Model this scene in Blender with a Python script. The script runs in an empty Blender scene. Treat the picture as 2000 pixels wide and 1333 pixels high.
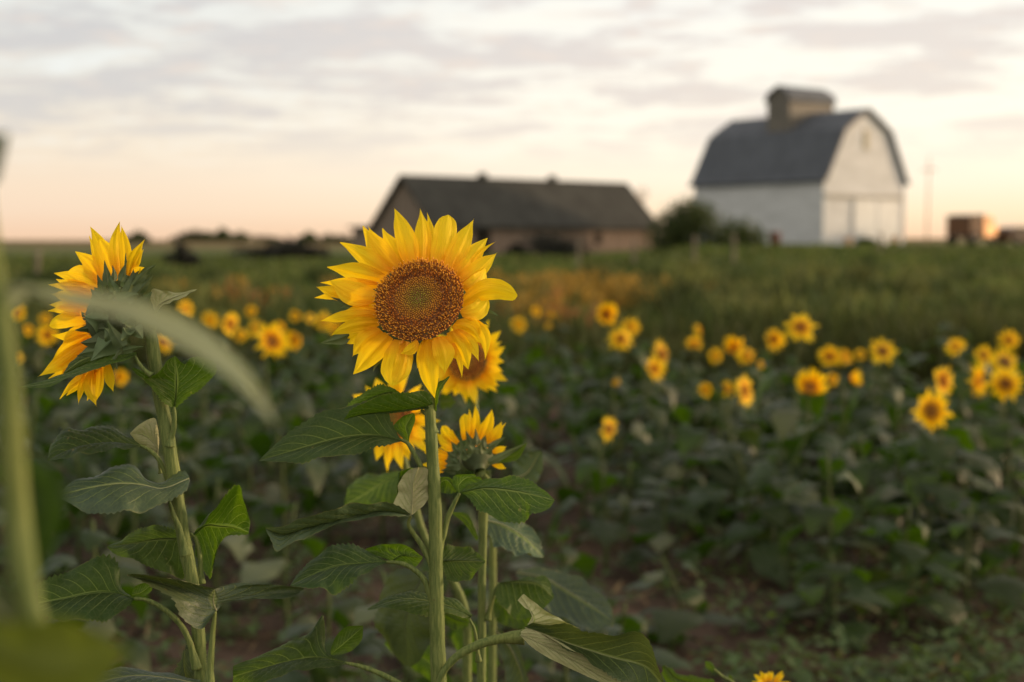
import bpy, math, random
import numpy as np
from mathutils import Vector, Matrix, noise
R = math.radians
rng = np.random.default_rng(7)
random.seed(11)
SC = bpy.context.scene
COL = SC.collection

# ------------------------------------------------------------------ camera
F = 2778.0                    # focal length in pixels of the 2000 px wide frame
PITCH = math.atan(196.5 / F)
CAMZ = 1.3
cd = bpy.data.cameras.new('camera'); cam = bpy.data.objects.new('camera', cd); COL.objects.link(cam)
cam.location = (0, 0, CAMZ); cam.rotation_euler = (math.pi / 2 - PITCH, 0, 0)
cd.lens = 50; cd.sensor_width = 36; cd.clip_end = 6000; cd.clip_start = 0.05
cd.dof.use_dof = True; cd.dof.focus_distance = 1.49; cd.dof.aperture_fstop = 4.0
SC.camera = cam

# ------------------------------------------------------------------ light
SUN_AZ, SUN_EL = 77.0, 9.0      # degrees clockwise from the view direction, above the horizon
sdir = Vector((math.sin(R(SUN_AZ)) * math.cos(R(SUN_EL)), math.cos(R(SUN_AZ)) * math.cos(R(SUN_EL)), math.sin(R(SUN_EL))))
sl = bpy.data.lights.new('sun', 'SUN'); sun = bpy.data.objects.new('sun', sl); COL.objects.link(sun)
sl.energy = 3.6; sl.angle = R(5); sl.color = (1.0, 0.70, 0.42)
sun.rotation_euler = sdir.to_track_quat('Z', 'Y').to_euler()
SC.view_settings.view_transform = 'Standard'; SC.view_settings.look = 'None'
SC.view_settings.exposure = 0.0; SC.view_settings.gamma = 1.0

class NT:
    """small node-tree helper"""
    def __init__(s, tree):
        s.t = tree; s.n = tree.nodes; s.l = tree.links
    def new(s, kind, **kw):
        n = s.n.new(kind)
        for k, v in kw.items():
            setattr(n, k, v)
        return n
    def put(s, sock, v):
        if v is None: return
        if hasattr(v, 'links') or hasattr(v, 'is_output'): s.l.new(v, sock)
        else: sock.default_value = v
    def math(s, op, a, b=None, c=None, clamp=False):
        n = s.new('ShaderNodeMath', operation=op, use_clamp=clamp)
        s.put(n.inputs[0], a); s.put(n.inputs[1], b)
        if c is not None: s.put(n.inputs[2], c)
        return n.outputs[0]
    def mix(s, f, a, b, mode='MIX'):
        n = s.new('ShaderNodeMix', data_type='RGBA', blend_type=mode)
        s.put(n.inputs[0], f); s.put(n.inputs[6], a); s.put(n.inputs[7], b)
        return n.outputs[2]
    def ramp(s, f, pts):
        n = s.new('ShaderNodeValToRGB'); e = n.color_ramp.elements
        while len(e) < len(pts): e.new(0.5)
        for i, (p, c) in enumerate(pts):
            e[i].position = p; e[i].color = (*c, 1) if len(c) == 3 else c
        s.put(n.inputs[0], f); return n.outputs[0]
    def maprange(s, v, a, b, c=0.0, d=1.0, smooth=True):
        n = s.new('ShaderNodeMapRange', interpolation_type='SMOOTHSTEP' if smooth else 'LINEAR')
        s.put(n.inputs[0], v); n.inputs[1].default_value = a; n.inputs[2].default_value = b
        n.inputs[3].default_value = c; n.inputs[4].default_value = d
        return n.outputs[0]
    def noise(s, vec, scale, detail=4, rough=0.55, dist=0.0):
        n = s.new('ShaderNodeTexNoise'); s.put(n.inputs['Vector'], vec)
        n.inputs['Scale'].default_value = scale; n.inputs['Detail'].default_value = detail
        n.inputs['Roughness'].default_value = rough; n.inputs['Distortion'].default_value = dist
        return n.outputs[0]

def c4(c): return (*c, 1.0)

# ------------------------------------------------------------------ world: sunset sky with thin streaked cloud
W = bpy.data.worlds.new('World'); SC.world = W; W.use_nodes = True
W.node_tree.nodes.clear(); w = NT(W.node_tree)
tc = w.new('ShaderNodeTexCoord'); sx = w.new('ShaderNodeSeparateXYZ'); w.l.new(tc.outputs['Generated'], sx.inputs[0])
X, Y, Z = sx.outputs
az = w.math('ADD', w.math('MULTIPLY', X, math.sin(R(SUN_AZ))), w.math('MULTIPLY', Y, math.cos(R(SUN_AZ))))
base = w.ramp(Z, [(0.0, (0.94, 0.62, 0.42)), (0.018, (0.98, 0.78, 0.57)), (0.04, (0.97, 0.86, 0.73)), (0.075, (0.97, 0.90, 0.81)),
                  (0.16, (0.92, 0.90, 0.87)), (0.35, (0.92, 0.85, 0.75)), (1.0, (0.84, 0.77, 0.68))])
cool = w.ramp(Z, [(0.0, (0.88, 0.60, 0.42)), (0.02, (0.87, 0.68, 0.54)), (0.06, (0.84, 0.72, 0.61)), (0.11, (0.72, 0.69, 0.67)),
                  (0.17, (0.74, 0.75, 0.75)), (0.35, (0.80, 0.76, 0.70)), (1.0, (0.84, 0.77, 0.68))])
side = w.maprange(az, -0.13, 0.36)
sky0 = w.mix(side, cool, base)
zz = w.math('ADD', Z, 0.12)
cv = w.new('ShaderNodeCombineXYZ')
w.put(cv.inputs[0], w.math('DIVIDE', X, zz)); w.put(cv.inputs[1], w.math('DIVIDE', Y, zz)); w.put(cv.inputs[2], 0.0)
mp = w.new('ShaderNodeMapping'); w.l.new(cv.outputs[0], mp.inputs[0])
mp.inputs['Rotation'].default_value = (0, 0, R(-16)); mp.inputs['Scale'].default_value = (1.25, 1.75, 1)
mp.inputs['Location'].default_value = (3.1, 1.7, 0)
n1 = w.noise(mp.outputs[0], 1.5, 6, 0.6, 0.3)
n2 = w.noise(mp.outputs[0], 5.0, 5, 0.6, 0.3)
nn = w.math('ADD', w.math('MULTIPLY', n1, 0.72), w.math('MULTIPLY', n2, 0.28))
cl = w.maprange(nn, 0.455, 0.555)
cl = w.math('MULTIPLY', cl, w.maprange(Z, 0.035, 0.095))
greyc = w.mix(side, c4((0.575, 0.56, 0.60)), c4((0.71, 0.635, 0.635)))
s1 = w.mix(w.math('MULTIPLY', cl, 0.9), sky0, greyc)
pink = w.math('MULTIPLY', w.maprange(n2, 0.5, 0.68), w.maprange(Z, 0.05, 0.12))
s1 = w.mix(w.math('MULTIPLY', pink, 0.35), s1, c4((0.92, 0.74, 0.64)))
brt = w.math('MULTIPLY', w.maprange(nn, 0.50, 0.36), w.maprange(Z, 0.03, 0.10))
s1 = w.mix(w.math('MULTIPLY', brt, 0.85), s1, w.mix(side, c4((0.83, 0.86, 0.88)), c4((0.98, 0.93, 0.85))))
glow = w.math('MULTIPLY', w.maprange(az, 0.58, 1.0), w.maprange(Z, 0.75, 0.0))
s1 = w.mix(glow, s1, c4((3.0, 2.35, 1.65)))
dimf = w.maprange(az, -0.22, -0.9, 0.0, 0.6)
s1 = w.mix(dimf, s1, c4((0.30, 0.30, 0.34)))
s1 = w.mix(w.maprange(Z, 0.30, 0.8, 0.0, 0.15), s1, c4((0.55, 0.56, 0.60)))
back = w.math('MULTIPLY', w.maprange(Y, -0.05, -0.7), w.maprange(Z, 0.0, 0.25))
s1 = w.mix(w.math('MULTIPLY', back, 0.8), s1, c4((1.6, 1.38, 1.10)))
# warm fill added to the unseen sky behind the camera, brightens camera-facing petals
bg1 = w.new('ShaderNodeBackground'); w.l.new(s1, bg1.inputs[0]); bg1.inputs[1].default_value = 0.96
sk = w.new('ShaderNodeTexSky'); sk.sky_type = 'NISHITA'; sk.sun_disc = False
sk.sun_elevation = R(SUN_EL); sk.sun_rotation = R(SUN_AZ)
bg2 = w.new('ShaderNodeBackground'); w.l.new(w.mix(1.0, sk.outputs[0], c4((1.0, 0.80, 0.52)), 'MULTIPLY'), bg2.inputs[0]); bg2.inputs[1].default_value = 0.05
ad = w.new('ShaderNodeAddShader'); w.l.new(bg1.outputs[0], ad.inputs[0]); w.l.new(bg2.outputs[0], ad.inputs[1])
wo = w.new('ShaderNodeOutputWorld'); w.l.new(ad.outputs[0], wo.inputs[0])

# ------------------------------------------------------------------ pixel <-> world helpers
def P(px, py, d):
    up = (666.5 - py) / F; x = (px - 1000.0) / F
    dy = math.cos(PITCH) + up * math.sin(PITCH); dz = -math.sin(PITCH) + up * math.cos(PITCH)
    t = d / dy
    return np.array((x * t, d, CAMZ + dz * t))
def conv(ox, oy, s): return lambda x, y: (ox + x / s, oy + y / s)
k0 = conv(0, 0, 1); k1 = conv(560, 380, 2.339); k2 = conv(0, 400, 2.666); k3 = conv(0, 850, 2.759)
k4 = conv(480, 850, 2.439); k5 = conv(680, 740, 4.762); k8 = conv(700, 1050, 3.226)

def resample(pts, n):
    p = np.array(pts, float)
    if len(p) == 2:
        t = np.linspace(0, 1, n)[:, None]; return p[0] * (1 - t) + p[1] * t
    q = np.vstack([2 * p[0] - p[1], p, 2 * p[-1] - p[-2]])
    out = []
    for i in range(len(p) - 1):
        a, b, c, d = q[i], q[i + 1], q[i + 2], q[i + 3]
        for t in np.linspace(0, 1, 14, endpoint=False):
            out.append(0.5 * ((2 * b) + (-a + c) * t + (2 * a - 5 * b + 4 * c - d) * t * t + (-a + 3 * b - 3 * c + d) * t ** 3))
    out.append(p[-1]); out = np.array(out)
    L = np.r_[0, np.cumsum(np.linalg.norm(np.diff(out[:, :2] if out.shape[1] == 3 and abs(out[0, 0]) > 20 else out, axis=0), axis=1))]
    u = np.linspace(0, L[-1], n)
    return np.stack([np.interp(u, L, out[:, k]) for k in range(out.shape[1])], 1)

# ------------------------------------------------------------------ mesh helpers
class MB:
    """collects geometry for ONE mesh"""
    def __init__(s): s.v = []; s.f = []; s.uv = []; s.c = []; s.n = 0; s.mi = []
    def add(s, v, f, uv=None, col=None, mi=0):
        v = np.asarray(v, float); o = s.n; s.v.append(v); s.n += len(v)
        s.f += [tuple(int(i) + o for i in q) for q in f]; s.mi += [mi] * len(f)
        s.uv.append(np.zeros((len(v), 2)) if uv is None else np.asarray(uv, float))
        if col is None: cc = np.ones((len(v), 4))
        else:
            cc = np.ones((len(v), 4)); cc[:, :3] = col
        s.c.append(cc)
    def box(s, x0, x1, y0, y1, z0, z1, M=None, mi=0, col=None):
        v = np.array([(x, y, z) for z in (z0, z1) for x, y in ((x0, y0), (x1, y0), (x1, y1), (x0, y1))], float)
        if M is not None: v = np.array([M @ Vector(p) for p in v])
        s.add(v, [(0, 3, 2, 1), (4, 5, 6, 7), (0, 1, 5, 4), (1, 2, 6, 5), (2, 3, 7, 6), (3, 0, 4, 7)], mi=mi, col=col)
    def prism(s, prof, y0, y1, M=None, mi=0):
        """prof: (x,z) outline extruded along y"""
        n = len(prof)
        v = np.array([(x, y0, z) for x, z in prof] + [(x, y1, z) for x, z in prof], float)
        if M is not None: v = np.array([M @ Vector(p) for p in v])
        f = [tuple(range(n)), tuple(range(2 * n - 1, n - 1, -1))] + [(i, i + n, (i + 1) % n + n, (i + 1) % n) for i in range(n)]
        s.add(v, f, mi=mi)
    def tube(s, pts, rad, seg=10, ridge=0.0, nr=7, hairs=0, hl=0.002, col=None, seed=0):
        p = np.array(pts, float); n = len(p); rad = np.interp(np.linspace(0, 1, n), np.linspace(0, 1, len(np.atleast_1d(rad))), np.atleast_1d(rad))
        T = np.gradient(p, axis=0); T /= np.linalg.norm(T, axis=1)[:, None] + 1e-12
        ref = np.array((0.13, 1.0, 0.07)); 
        if abs(np.mean(T @ ref)) > 0.9: ref = np.array((1.0, 0.1, 0.2))
        A = np.cross(T, ref); A /= np.linalg.norm(A, axis=1)[:, None]; B = np.cross(A, T)
        th = np.linspace(0, 2 * math.pi, seg, endpoint=False)
        rr = 1 + ridge * np.cos(th * nr)
        wob = 1 + 0.035 * np.sin(np.arange(n) * 0.9 + seed)
        V = p[:, None, :] + (rad * wob)[:, None, None] * (rr[None, :, None] * (np.cos(th)[None, :, None] * A[:, None, :] + np.sin(th)[None, :, None] * B[:, None, :]))
        V = V.reshape(-1, 3); f = []
        for i in range(n - 1):
            for j in range(seg):
                k = (j + 1) % seg; f.append((i * seg + j, i * seg + k, (i + 1) * seg + k, (i + 1) * seg + j))
        f.append(tuple(range(seg - 1, -1, -1))); f.append(tuple((n - 1) * seg + j for j in range(seg)))
        uv = np.stack([np.repeat(np.linspace(0, 1, n), seg), np.tile(th / (2 * math.pi), n)], 1)
        s.add(V, f, uv, col)
        if hairs:
            r_ = np.random.default_rng(seed + 5)
            i = r_.uniform(0, n - 1.001, hairs); i0 = i.astype(int); fr = (i - i0)[:, None]
            c = p[i0] * (1 - fr) + p[i0 + 1] * fr; t = T[i0]; a = A[i0]; b = B[i0]; ph = r_.uniform(0, 6.283, hairs)[:, None]
            o = np.cos(ph) * a + np.sin(ph) * b; rd = rad[i0][:, None] * 0.97
            q = np.cross(o, t)
            ln = (hl * r_.uniform(0.4, 1.2, hairs))[:, None]
            b0 = c + o * rd; tip = b0 + (o + t * r_.uniform(-.5, .5, hairs)[:, None] + q * r_.uniform(-.4, .4, hairs)[:, None]) * ln
            wv = 0.00011
            vv = np.stack([b0 + t * wv, b0 - t * wv * .5 + q * wv, b0 - t * wv * .5 - q * wv, tip], 1).reshape(-1, 3)
            ff = []
            for k in range(hairs): ff += [(4 * k, 4 * k + 1, 4 * k + 3), (4 * k + 1, 4 * k + 2, 4 * k + 3), (4 * k + 2, 4 * k, 4 * k + 3)]
            s.add(vv, ff, None, (1.8, 1.7, 1.4))
    def loft(s, mid, L, Rr, nv=6, bulge=0.0, veins=8, quilt=0.0, serr=0.0, teeth=24, wave=0.0, seed=0, flip=False, side=True, ribs=0.0):
        """surface between a left edge, a midrib and a right edge (n x 3 arrays in metres)"""
        n = len(mid); u = np.linspace(0, 1, n); r_ = np.random.default_rng(seed)
        sv = np.linspace(-1, 1, 2 * nv + 1)
        T = np.gradient(mid, axis=0); T /= np.linalg.norm(T, axis=1)[:, None] + 1e-12
        rows = []
        ph = r_.uniform(0, 6.28, 4)
        for E, sg in ((L, -1), (Rr, 1)):
            D = E - mid; wd = np.linalg.norm(D, axis=1); Dn = D / (wd[:, None] + 1e-9)
            N = np.cross(T, Dn) * sg; N /= np.linalg.norm(N, axis=1)[:, None] + 1e-9
            tooth = ((u * teeth + 0.31 * sg + 0.02 * np.sin(u * 40)) % 1.0) * (0.6 + 0.5 * np.sin(u * 13 + seed)) * np.clip(np.minimum(u, 1 - u) * 12, 0, 1)
            wv = wave * wd * (np.sin(u * 17 + ph[0 if sg < 0 else 1]) + 0.6 * np.sin(u * 31 + ph[2 if sg < 0 else 3])) 
            for a in (sv[:nv + 1] if sg < 0 else sv[nv + 1:]):
                q = abs(a)
                pos = mid + D * q
                h = bulge * wd * math.sin(math.pi * q) + wv * q * q
                if ribs: h = h + ribs * wd * math.sin(math.pi * q) ** .5 * np.sin(q * 11 + ph[1] + 1.2 * np.sin(u * 4)) * np.clip(u * 6, 0, 1)
                if quilt:
                    ww = (u - 0.36 * q) * veins + (0.33 if sg > 0 else 0)
                    h = h + quilt * wd * np.abs(np.sin(math.pi * ww)) ** 0.7 * math.sin(math.pi * min(1, q * 1.02)) ** 0.6
                if serr and q > 0.99: pos = pos + Dn * (serr * tooth)[:, None] - T * (serr * tooth * .3)[:, None]
                rows.append(pos + N * h[:, None])
        V = np.stack(rows, 1)                        # n x (2nv+1) x 3
        m = 2 * nv + 1
        uv = np.stack([np.repeat(u, m), np.tile(sv * 0.5 + 0.5, n)], 1)
        f = []
        for i in range(n - 1):
            for j in range(m - 1):
                q = (i * m + j, i * m + j + 1, (i + 1) * m + j + 1, (i + 1) * m + j)
                f.append(q[::-1] if flip else q)
        s.add(V.reshape(-1, 3), f, uv)
    def build(s, name, mats, parent=None, smooth=True, loc=None):
        me = bpy.data.meshes.new(name)
        v = np.vstack(s.v)
        me.from_pydata([tuple(p) for p in v], [], s.f)
        uvl = me.uv_layers.new(name='UVMap')
        li = np.empty(len(me.loops), np.int32); me.loops.foreach_get('vertex_index', li)
        uvl.data.foreach_set('uv', np.vstack(s.uv)[li].astype(np.float32).ravel())
        ca = me.color_attributes.new('Col', 'FLOAT_COLOR', 'POINT')
        ca.data.foreach_set('color', np.vstack(s.c).astype(np.float32).ravel())
        for m in (mats if isinstance(mats, (list, tuple)) else [mats]): me.materials.append(m)
        me.polygons.foreach_set('material_index', s.mi)
        if smooth: me.polygons.foreach_set('use_smooth', [True] * len(me.polygons))
        me.update()
        return link(name, me, parent, loc)
def link(name, data, parent=None, loc=None):
    o = bpy.data.objects.new(name, data); COL.objects.link(o)
    if parent is not None:
        o.parent = parent
        if parent.type == 'EMPTY' and loc is None: o.location = tuple(-c for c in parent.location)   # mesh given in world metres
    if loc is not None: o.location = loc
    return o
def tag(o, label=None, cat=None, group=None, kind=None):
    if label: o['label'] = label
    if cat: o['category'] = cat
    if group: o['group'] = group
    if kind: o['kind'] = kind
    return o
def empty(name, loc, label, cat, group=None):
    o = bpy.data.objects.new(name, None); COL.objects.link(o); o.location = tuple(float(c) for c in loc); o.empty_display_size = 0.1
    return tag(o, label, cat, group)

# ------------------------------------------------------------------ materials
def mat(name):
    m = bpy.data.materials.new(name); m.use_nodes = True; m.node_tree.nodes.clear(); return m, NT(m.node_tree)
def finish(t, surf):
    o = t.new('ShaderNodeOutputMaterial'); t.l.new(surf, o.inputs[0])
def principled(t, col, rough=0.6, spec=0.4, bump=None, bstr=0.3, bdist=0.01, metal=0.0, sheen=0.0):
    p = t.new('ShaderNodeBsdfPrincipled'); t.put(p.inputs['Base Color'], col if not isinstance(col, tuple) else c4(col[:3]))
    t.put(p.inputs['Roughness'], rough); p.inputs['Specular IOR Level'].default_value = spec; t.put(p.inputs['Metallic'], metal)
    if sheen: p.inputs['Sheen Weight'].default_value = sheen
    if bump is not None:
        b = t.new('ShaderNodeBump'); b.inputs['Strength'].default_value = bstr; b.inputs['Distance'].default_value = bdist
        t.l.new(bump, b.inputs['Height']); t.l.new(b.outputs[0], p.inputs['Normal'])
    return p
def leafmat(name, top, under, trans, tw=0.35, veins=True, rough=0.5, spec=0.28):
    m, t = mat(name)
    tcn = t.new('ShaderNodeTexCoord'); geo = t.new('ShaderNodeNewGeometry'); oi = t.new('ShaderNodeObjectInfo')
    uvx = t.new('ShaderNodeSeparateXYZ'); t.l.new(tcn.outputs['UV'], uvx.inputs[0])
    u, v = uvx.outputs[0], uvx.outputs[1]
    nz = t.noise(tcn.outputs['Object'], 26, 5, 0.6)
    nl = t.noise(tcn.outputs['Object'], 7, 2, 0.5)
    rnd = oi.outputs['Random']
    a = t.mix(t.maprange(nz, 0.35, 0.7), c4(top), c4(tuple(x * 1.55 for x in top)))
    a = t.mix(t.math('MULTIPLY', t.maprange(nl, 0.45, 0.7), 0.5), a, c4((top[0] * 1.7, top[1] * 1.35, top[2] * 0.8)))
    b = t.mix(t.maprange(nz, 0.3, 0.7), c4(under), c4(tuple(x * 1.3 for x in under)))
    col = t.mix(geo.outputs['Backfacing'], a, b)
    h = nz; vm = None
    if veins:
        s_ = t.math('ABSOLUTE', t.math('SUBTRACT', t.math('MULTIPLY', v, 2.0), 1.0))
        sgn = t.math('GREATER_THAN', v, 0.5)
        wv = t.math('ADD', t.math('MULTIPLY', t.math('SUBTRACT', u, t.math('MULTIPLY', s_, 0.36)), 8.0), t.math('MULTIPLY', sgn, 0.33))
        wn = t.math('ADD', wv, t.math('MULTIPLY', t.math('SUBTRACT', nl, 0.5), 0.35))
        fr = t.math('MULTIPLY', t.math('ABSOLUTE', t.math('SUBTRACT', t.math('FRACT', wn), 0.5)), 2.0)
        side_v = t.math('MULTIPLY', t.maprange(fr, 0.86, 0.955), t.maprange(s_, 0.98, 0.5))
        midv = t.maprange(s_, 0.075, 0.03)
        # finer net of veins between
        vo = t.new('ShaderNodeTexVoronoi', feature='DISTANCE_TO_EDGE'); t.l.new(tcn.outputs['Object'], vo.inputs['Vector']); vo.inputs['Scale'].default_value = 150
        net = t.maprange(vo.outputs[0], 0.10, 0.02)
        vm = t.math('MAXIMUM', t.math('MAXIMUM', side_v, midv), t.math('MULTIPLY', net, 0.16))
        vcol = t.mix(geo.outputs['Backfacing'], c4((0.15, 0.20, 0.06)), c4((0.24, 0.31, 0.085)))
        col = t.mix(t.math('MULTIPLY', vm, 0.92), col, vcol)
        # blemishes: a few small yellow-brown spots
        sp = t.maprange(t.noise(tcn.outputs['Object'], 75, 2, 0.4), 0.745, 0.79)
        col = t.mix(t.math('MULTIPLY', sp, 0.7), col, c4((0.30, 0.24, 0.09)))
        edge = t.math('MULTIPLY', t.maprange(s_, 0.955, 1.0), t.maprange(nz, 0.4, 0.6))
        col = t.mix(t.math('MULTIPLY', edge, 0.45), col, c4((0.22, 0.20, 0.07)))
        h = t.math('ADD', t.math('MULTIPLY', nz, 0.35), t.math('MULTIPLY', vm, -0.6))
    hs = t.new('ShaderNodeHueSaturation'); t.l.new(col, hs.inputs['Color'])
    t.put(hs.inputs['Value'], t.math('ADD', 0.82, t.math('MULTIPLY', rnd, 0.4)))
    t.put(hs.inputs['Hue'], t.math('ADD', 0.488, t.math('MULTIPLY', rnd, 0.024)))
    p = principled(t, hs.outputs[0], rough, spec, h, 0.7, 0.0026)
    tr = t.new('ShaderNodeBsdfTranslucent')
    tcol = c4(trans) if vm is None else t.mix(t.math('MULTIPLY', vm, 0.6), c4(trans), c4((trans[0] * 1.9, trans[1] * 1.5, trans[2] * 1.6)))
    t.put(tr.inputs[0], tcol)
    mx = t.new('ShaderNodeMixShader'); mx.inputs[0].default_value = tw
    t.l.new(p.outputs[0], mx.inputs[1]); t.l.new(tr.outputs[0], mx.inputs[2]); finish(t, mx.outputs[0]); return m
M = {}
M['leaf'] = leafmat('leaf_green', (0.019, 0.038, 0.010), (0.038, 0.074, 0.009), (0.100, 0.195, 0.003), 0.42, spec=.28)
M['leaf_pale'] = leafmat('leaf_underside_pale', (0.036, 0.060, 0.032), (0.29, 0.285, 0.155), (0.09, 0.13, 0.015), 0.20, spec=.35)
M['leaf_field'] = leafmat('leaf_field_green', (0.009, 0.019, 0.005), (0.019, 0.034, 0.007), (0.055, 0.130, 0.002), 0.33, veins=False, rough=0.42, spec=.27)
M['leaf_pale_field'] = leafmat('leaf_pale_field', (0.026, 0.044, 0.026), (0.085, 0.098, 0.050), (0.06, 0.10, 0.01), 0.25, veins=False, spec=.32)
M['leaf_near_green'] = leafmat('leaf_near_green', (0.065, 0.095, 0.018), (0.085, 0.11, 0.02), (0.12, 0.16, 0.01), 0.4, veins=False)
M['leaf_near'] = leafmat('leaf_near_pale', (0.28, 0.32, 0.22), (0.34, 0.36, 0.23), (0.34, 0.36, 0.15), 0.45, veins=False)
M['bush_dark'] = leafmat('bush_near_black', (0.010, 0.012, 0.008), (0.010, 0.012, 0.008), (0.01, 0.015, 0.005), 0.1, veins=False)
M['weed'] = leafmat('weed_green', (0.05, 0.085, 0.03), (0.07, 0.10, 0.04), (0.10, 0.17, 0.02), 0.35, veins=False)
M['bush'] = leafmat('bush_green', (0.036, 0.056, 0.018), (0.04, 0.06, 0.02), (0.07, 0.10, 0.01), 0.3, veins=False)

def stemmat(name, a, b):
    m, t = mat(name); tcn = t.new('ShaderNodeTexCoord')
    at = t.new('ShaderNodeVertexColor', layer_name='Col')
    mp_ = t.new('ShaderNodeMapping'); t.l.new(tcn.outputs['Object'], mp_.inputs[0]); mp_.inputs['Scale'].default_value = (1, 1, 0.12)
    n = t.noise(mp_.outputs[0], 420, 3, 0.6); n_ = t.noise(tcn.outputs['Object'], 900, 2, 0.5); big = t.noise(tcn.outputs['Object'], 12, 3, 0.5)
    col = t.mix(t.maprange(n, 0.35, 0.65), c4(a), c4(b))
    col = t.mix(t.math('MULTIPLY', t.maprange(big, 0.5, 0.7), 0.35), col, c4((b[0] * 1.15, b[1] * 1.02, b[2] * 0.7)))
    sp = t.maprange(t.noise(tcn.outputs['Object'], 260, 1, 0.3), 0.74, 0.78)
    col = t.mix(t.math('MULTIPLY', sp, 0.5), col, c4((0.10, 0.07, 0.03)))
    col = t.mix(1.0, col, at.outputs[0], 'MULTIPLY')
    p = principled(t, col, 0.6, 0.18, t.math('ADD', n, n_), 0.45, 0.0009)
    finish(t, p.outputs[0]); return m
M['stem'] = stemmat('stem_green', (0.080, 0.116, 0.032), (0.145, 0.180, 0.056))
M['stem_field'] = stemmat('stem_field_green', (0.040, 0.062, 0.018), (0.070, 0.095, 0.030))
M['bract'] = leafmat('bract_green', (0.070, 0.100, 0.046), (0.10, 0.13, 0.06), (0.08, 0.13, 0.012), 0.2, veins=False, rough=0.6)

m, t = mat('petal_yellow'); tcn = t.new('ShaderNodeTexCoord'); oi = t.new('ShaderNodeObjectInfo')
ux = t.new('ShaderNodeSeparateXYZ'); t.l.new(tcn.outputs['UV'], ux.inputs[0])
cvn = t.new('ShaderNodeCombineXYZ'); t.put(cvn.inputs[0], t.math('MULTIPLY', ux.outputs[0], 1.6)); t.put(cvn.inputs[1], t.math('MULTIPLY', ux.outputs[1], 26.0)); t.put(cvn.inputs[2], t.math('MULTIPLY', oi.outputs['Random'], 37.0))
st = t.noise(cvn.outputs[0], 1.0, 3, 0.55)
nz = t.noise(tcn.outputs['Object'], 40, 3, 0.5)
uu = t.math('ADD', ux.outputs[0], t.math('MULTIPLY', t.math('SUBTRACT', st, 0.5), 0.30))
col = t.ramp(uu, [(0.0, (0.82, 0.31, 0.003)), (0.18, (0.92, 0.46, 0.005)), (0.42, (0.97, 0.66, 0.007)), (1.0, (0.98, 0.78, 0.015))])
col = t.mix(t.math('MULTIPLY', t.maprange(st, 0.50, 0.66), 0.5), col, c4((0.84, 0.42, 0.004)))
col = t.mix(t.math('MULTIPLY', t.maprange(nz, 0.5, 0.7), 0.25), col, c4((0.96, 0.66, 0.03)))
p = principled(t, col, 0.55, 0.22, st, 0.75, 0.0016)
tr = t.new('ShaderNodeBsdfTranslucent'); t.put(tr.inputs[0], t.mix(0.35, col, c4((1.0, 0.62, 0.0))))
mx = t.new('ShaderNodeMixShader'); mx.inputs[0].default_value = 0.42; t.l.new(p.outputs[0], mx.inputs[1]); t.l.new(tr.outputs[0], mx.inputs[2]); finish(t, mx.outputs[0])
M['petal'] = m

m, t = mat('floret_brown'); at = t.new('ShaderNodeVertexColor', layer_name='Col'); tcn = t.new('ShaderNodeTexCoord')
n = t.noise(tcn.outputs['Object'], 700, 2, 0.5)
col = t.mix(1.0, at.outputs[0], t.mix(n, c4((0.6, 0.6, 0.6)), c4((1.35, 1.35, 1.35))), 'MULTIPLY')
p = principled(t, col, 0.6, 0.3); finish(t, p.outputs[0]); M['floret'] = m

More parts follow.
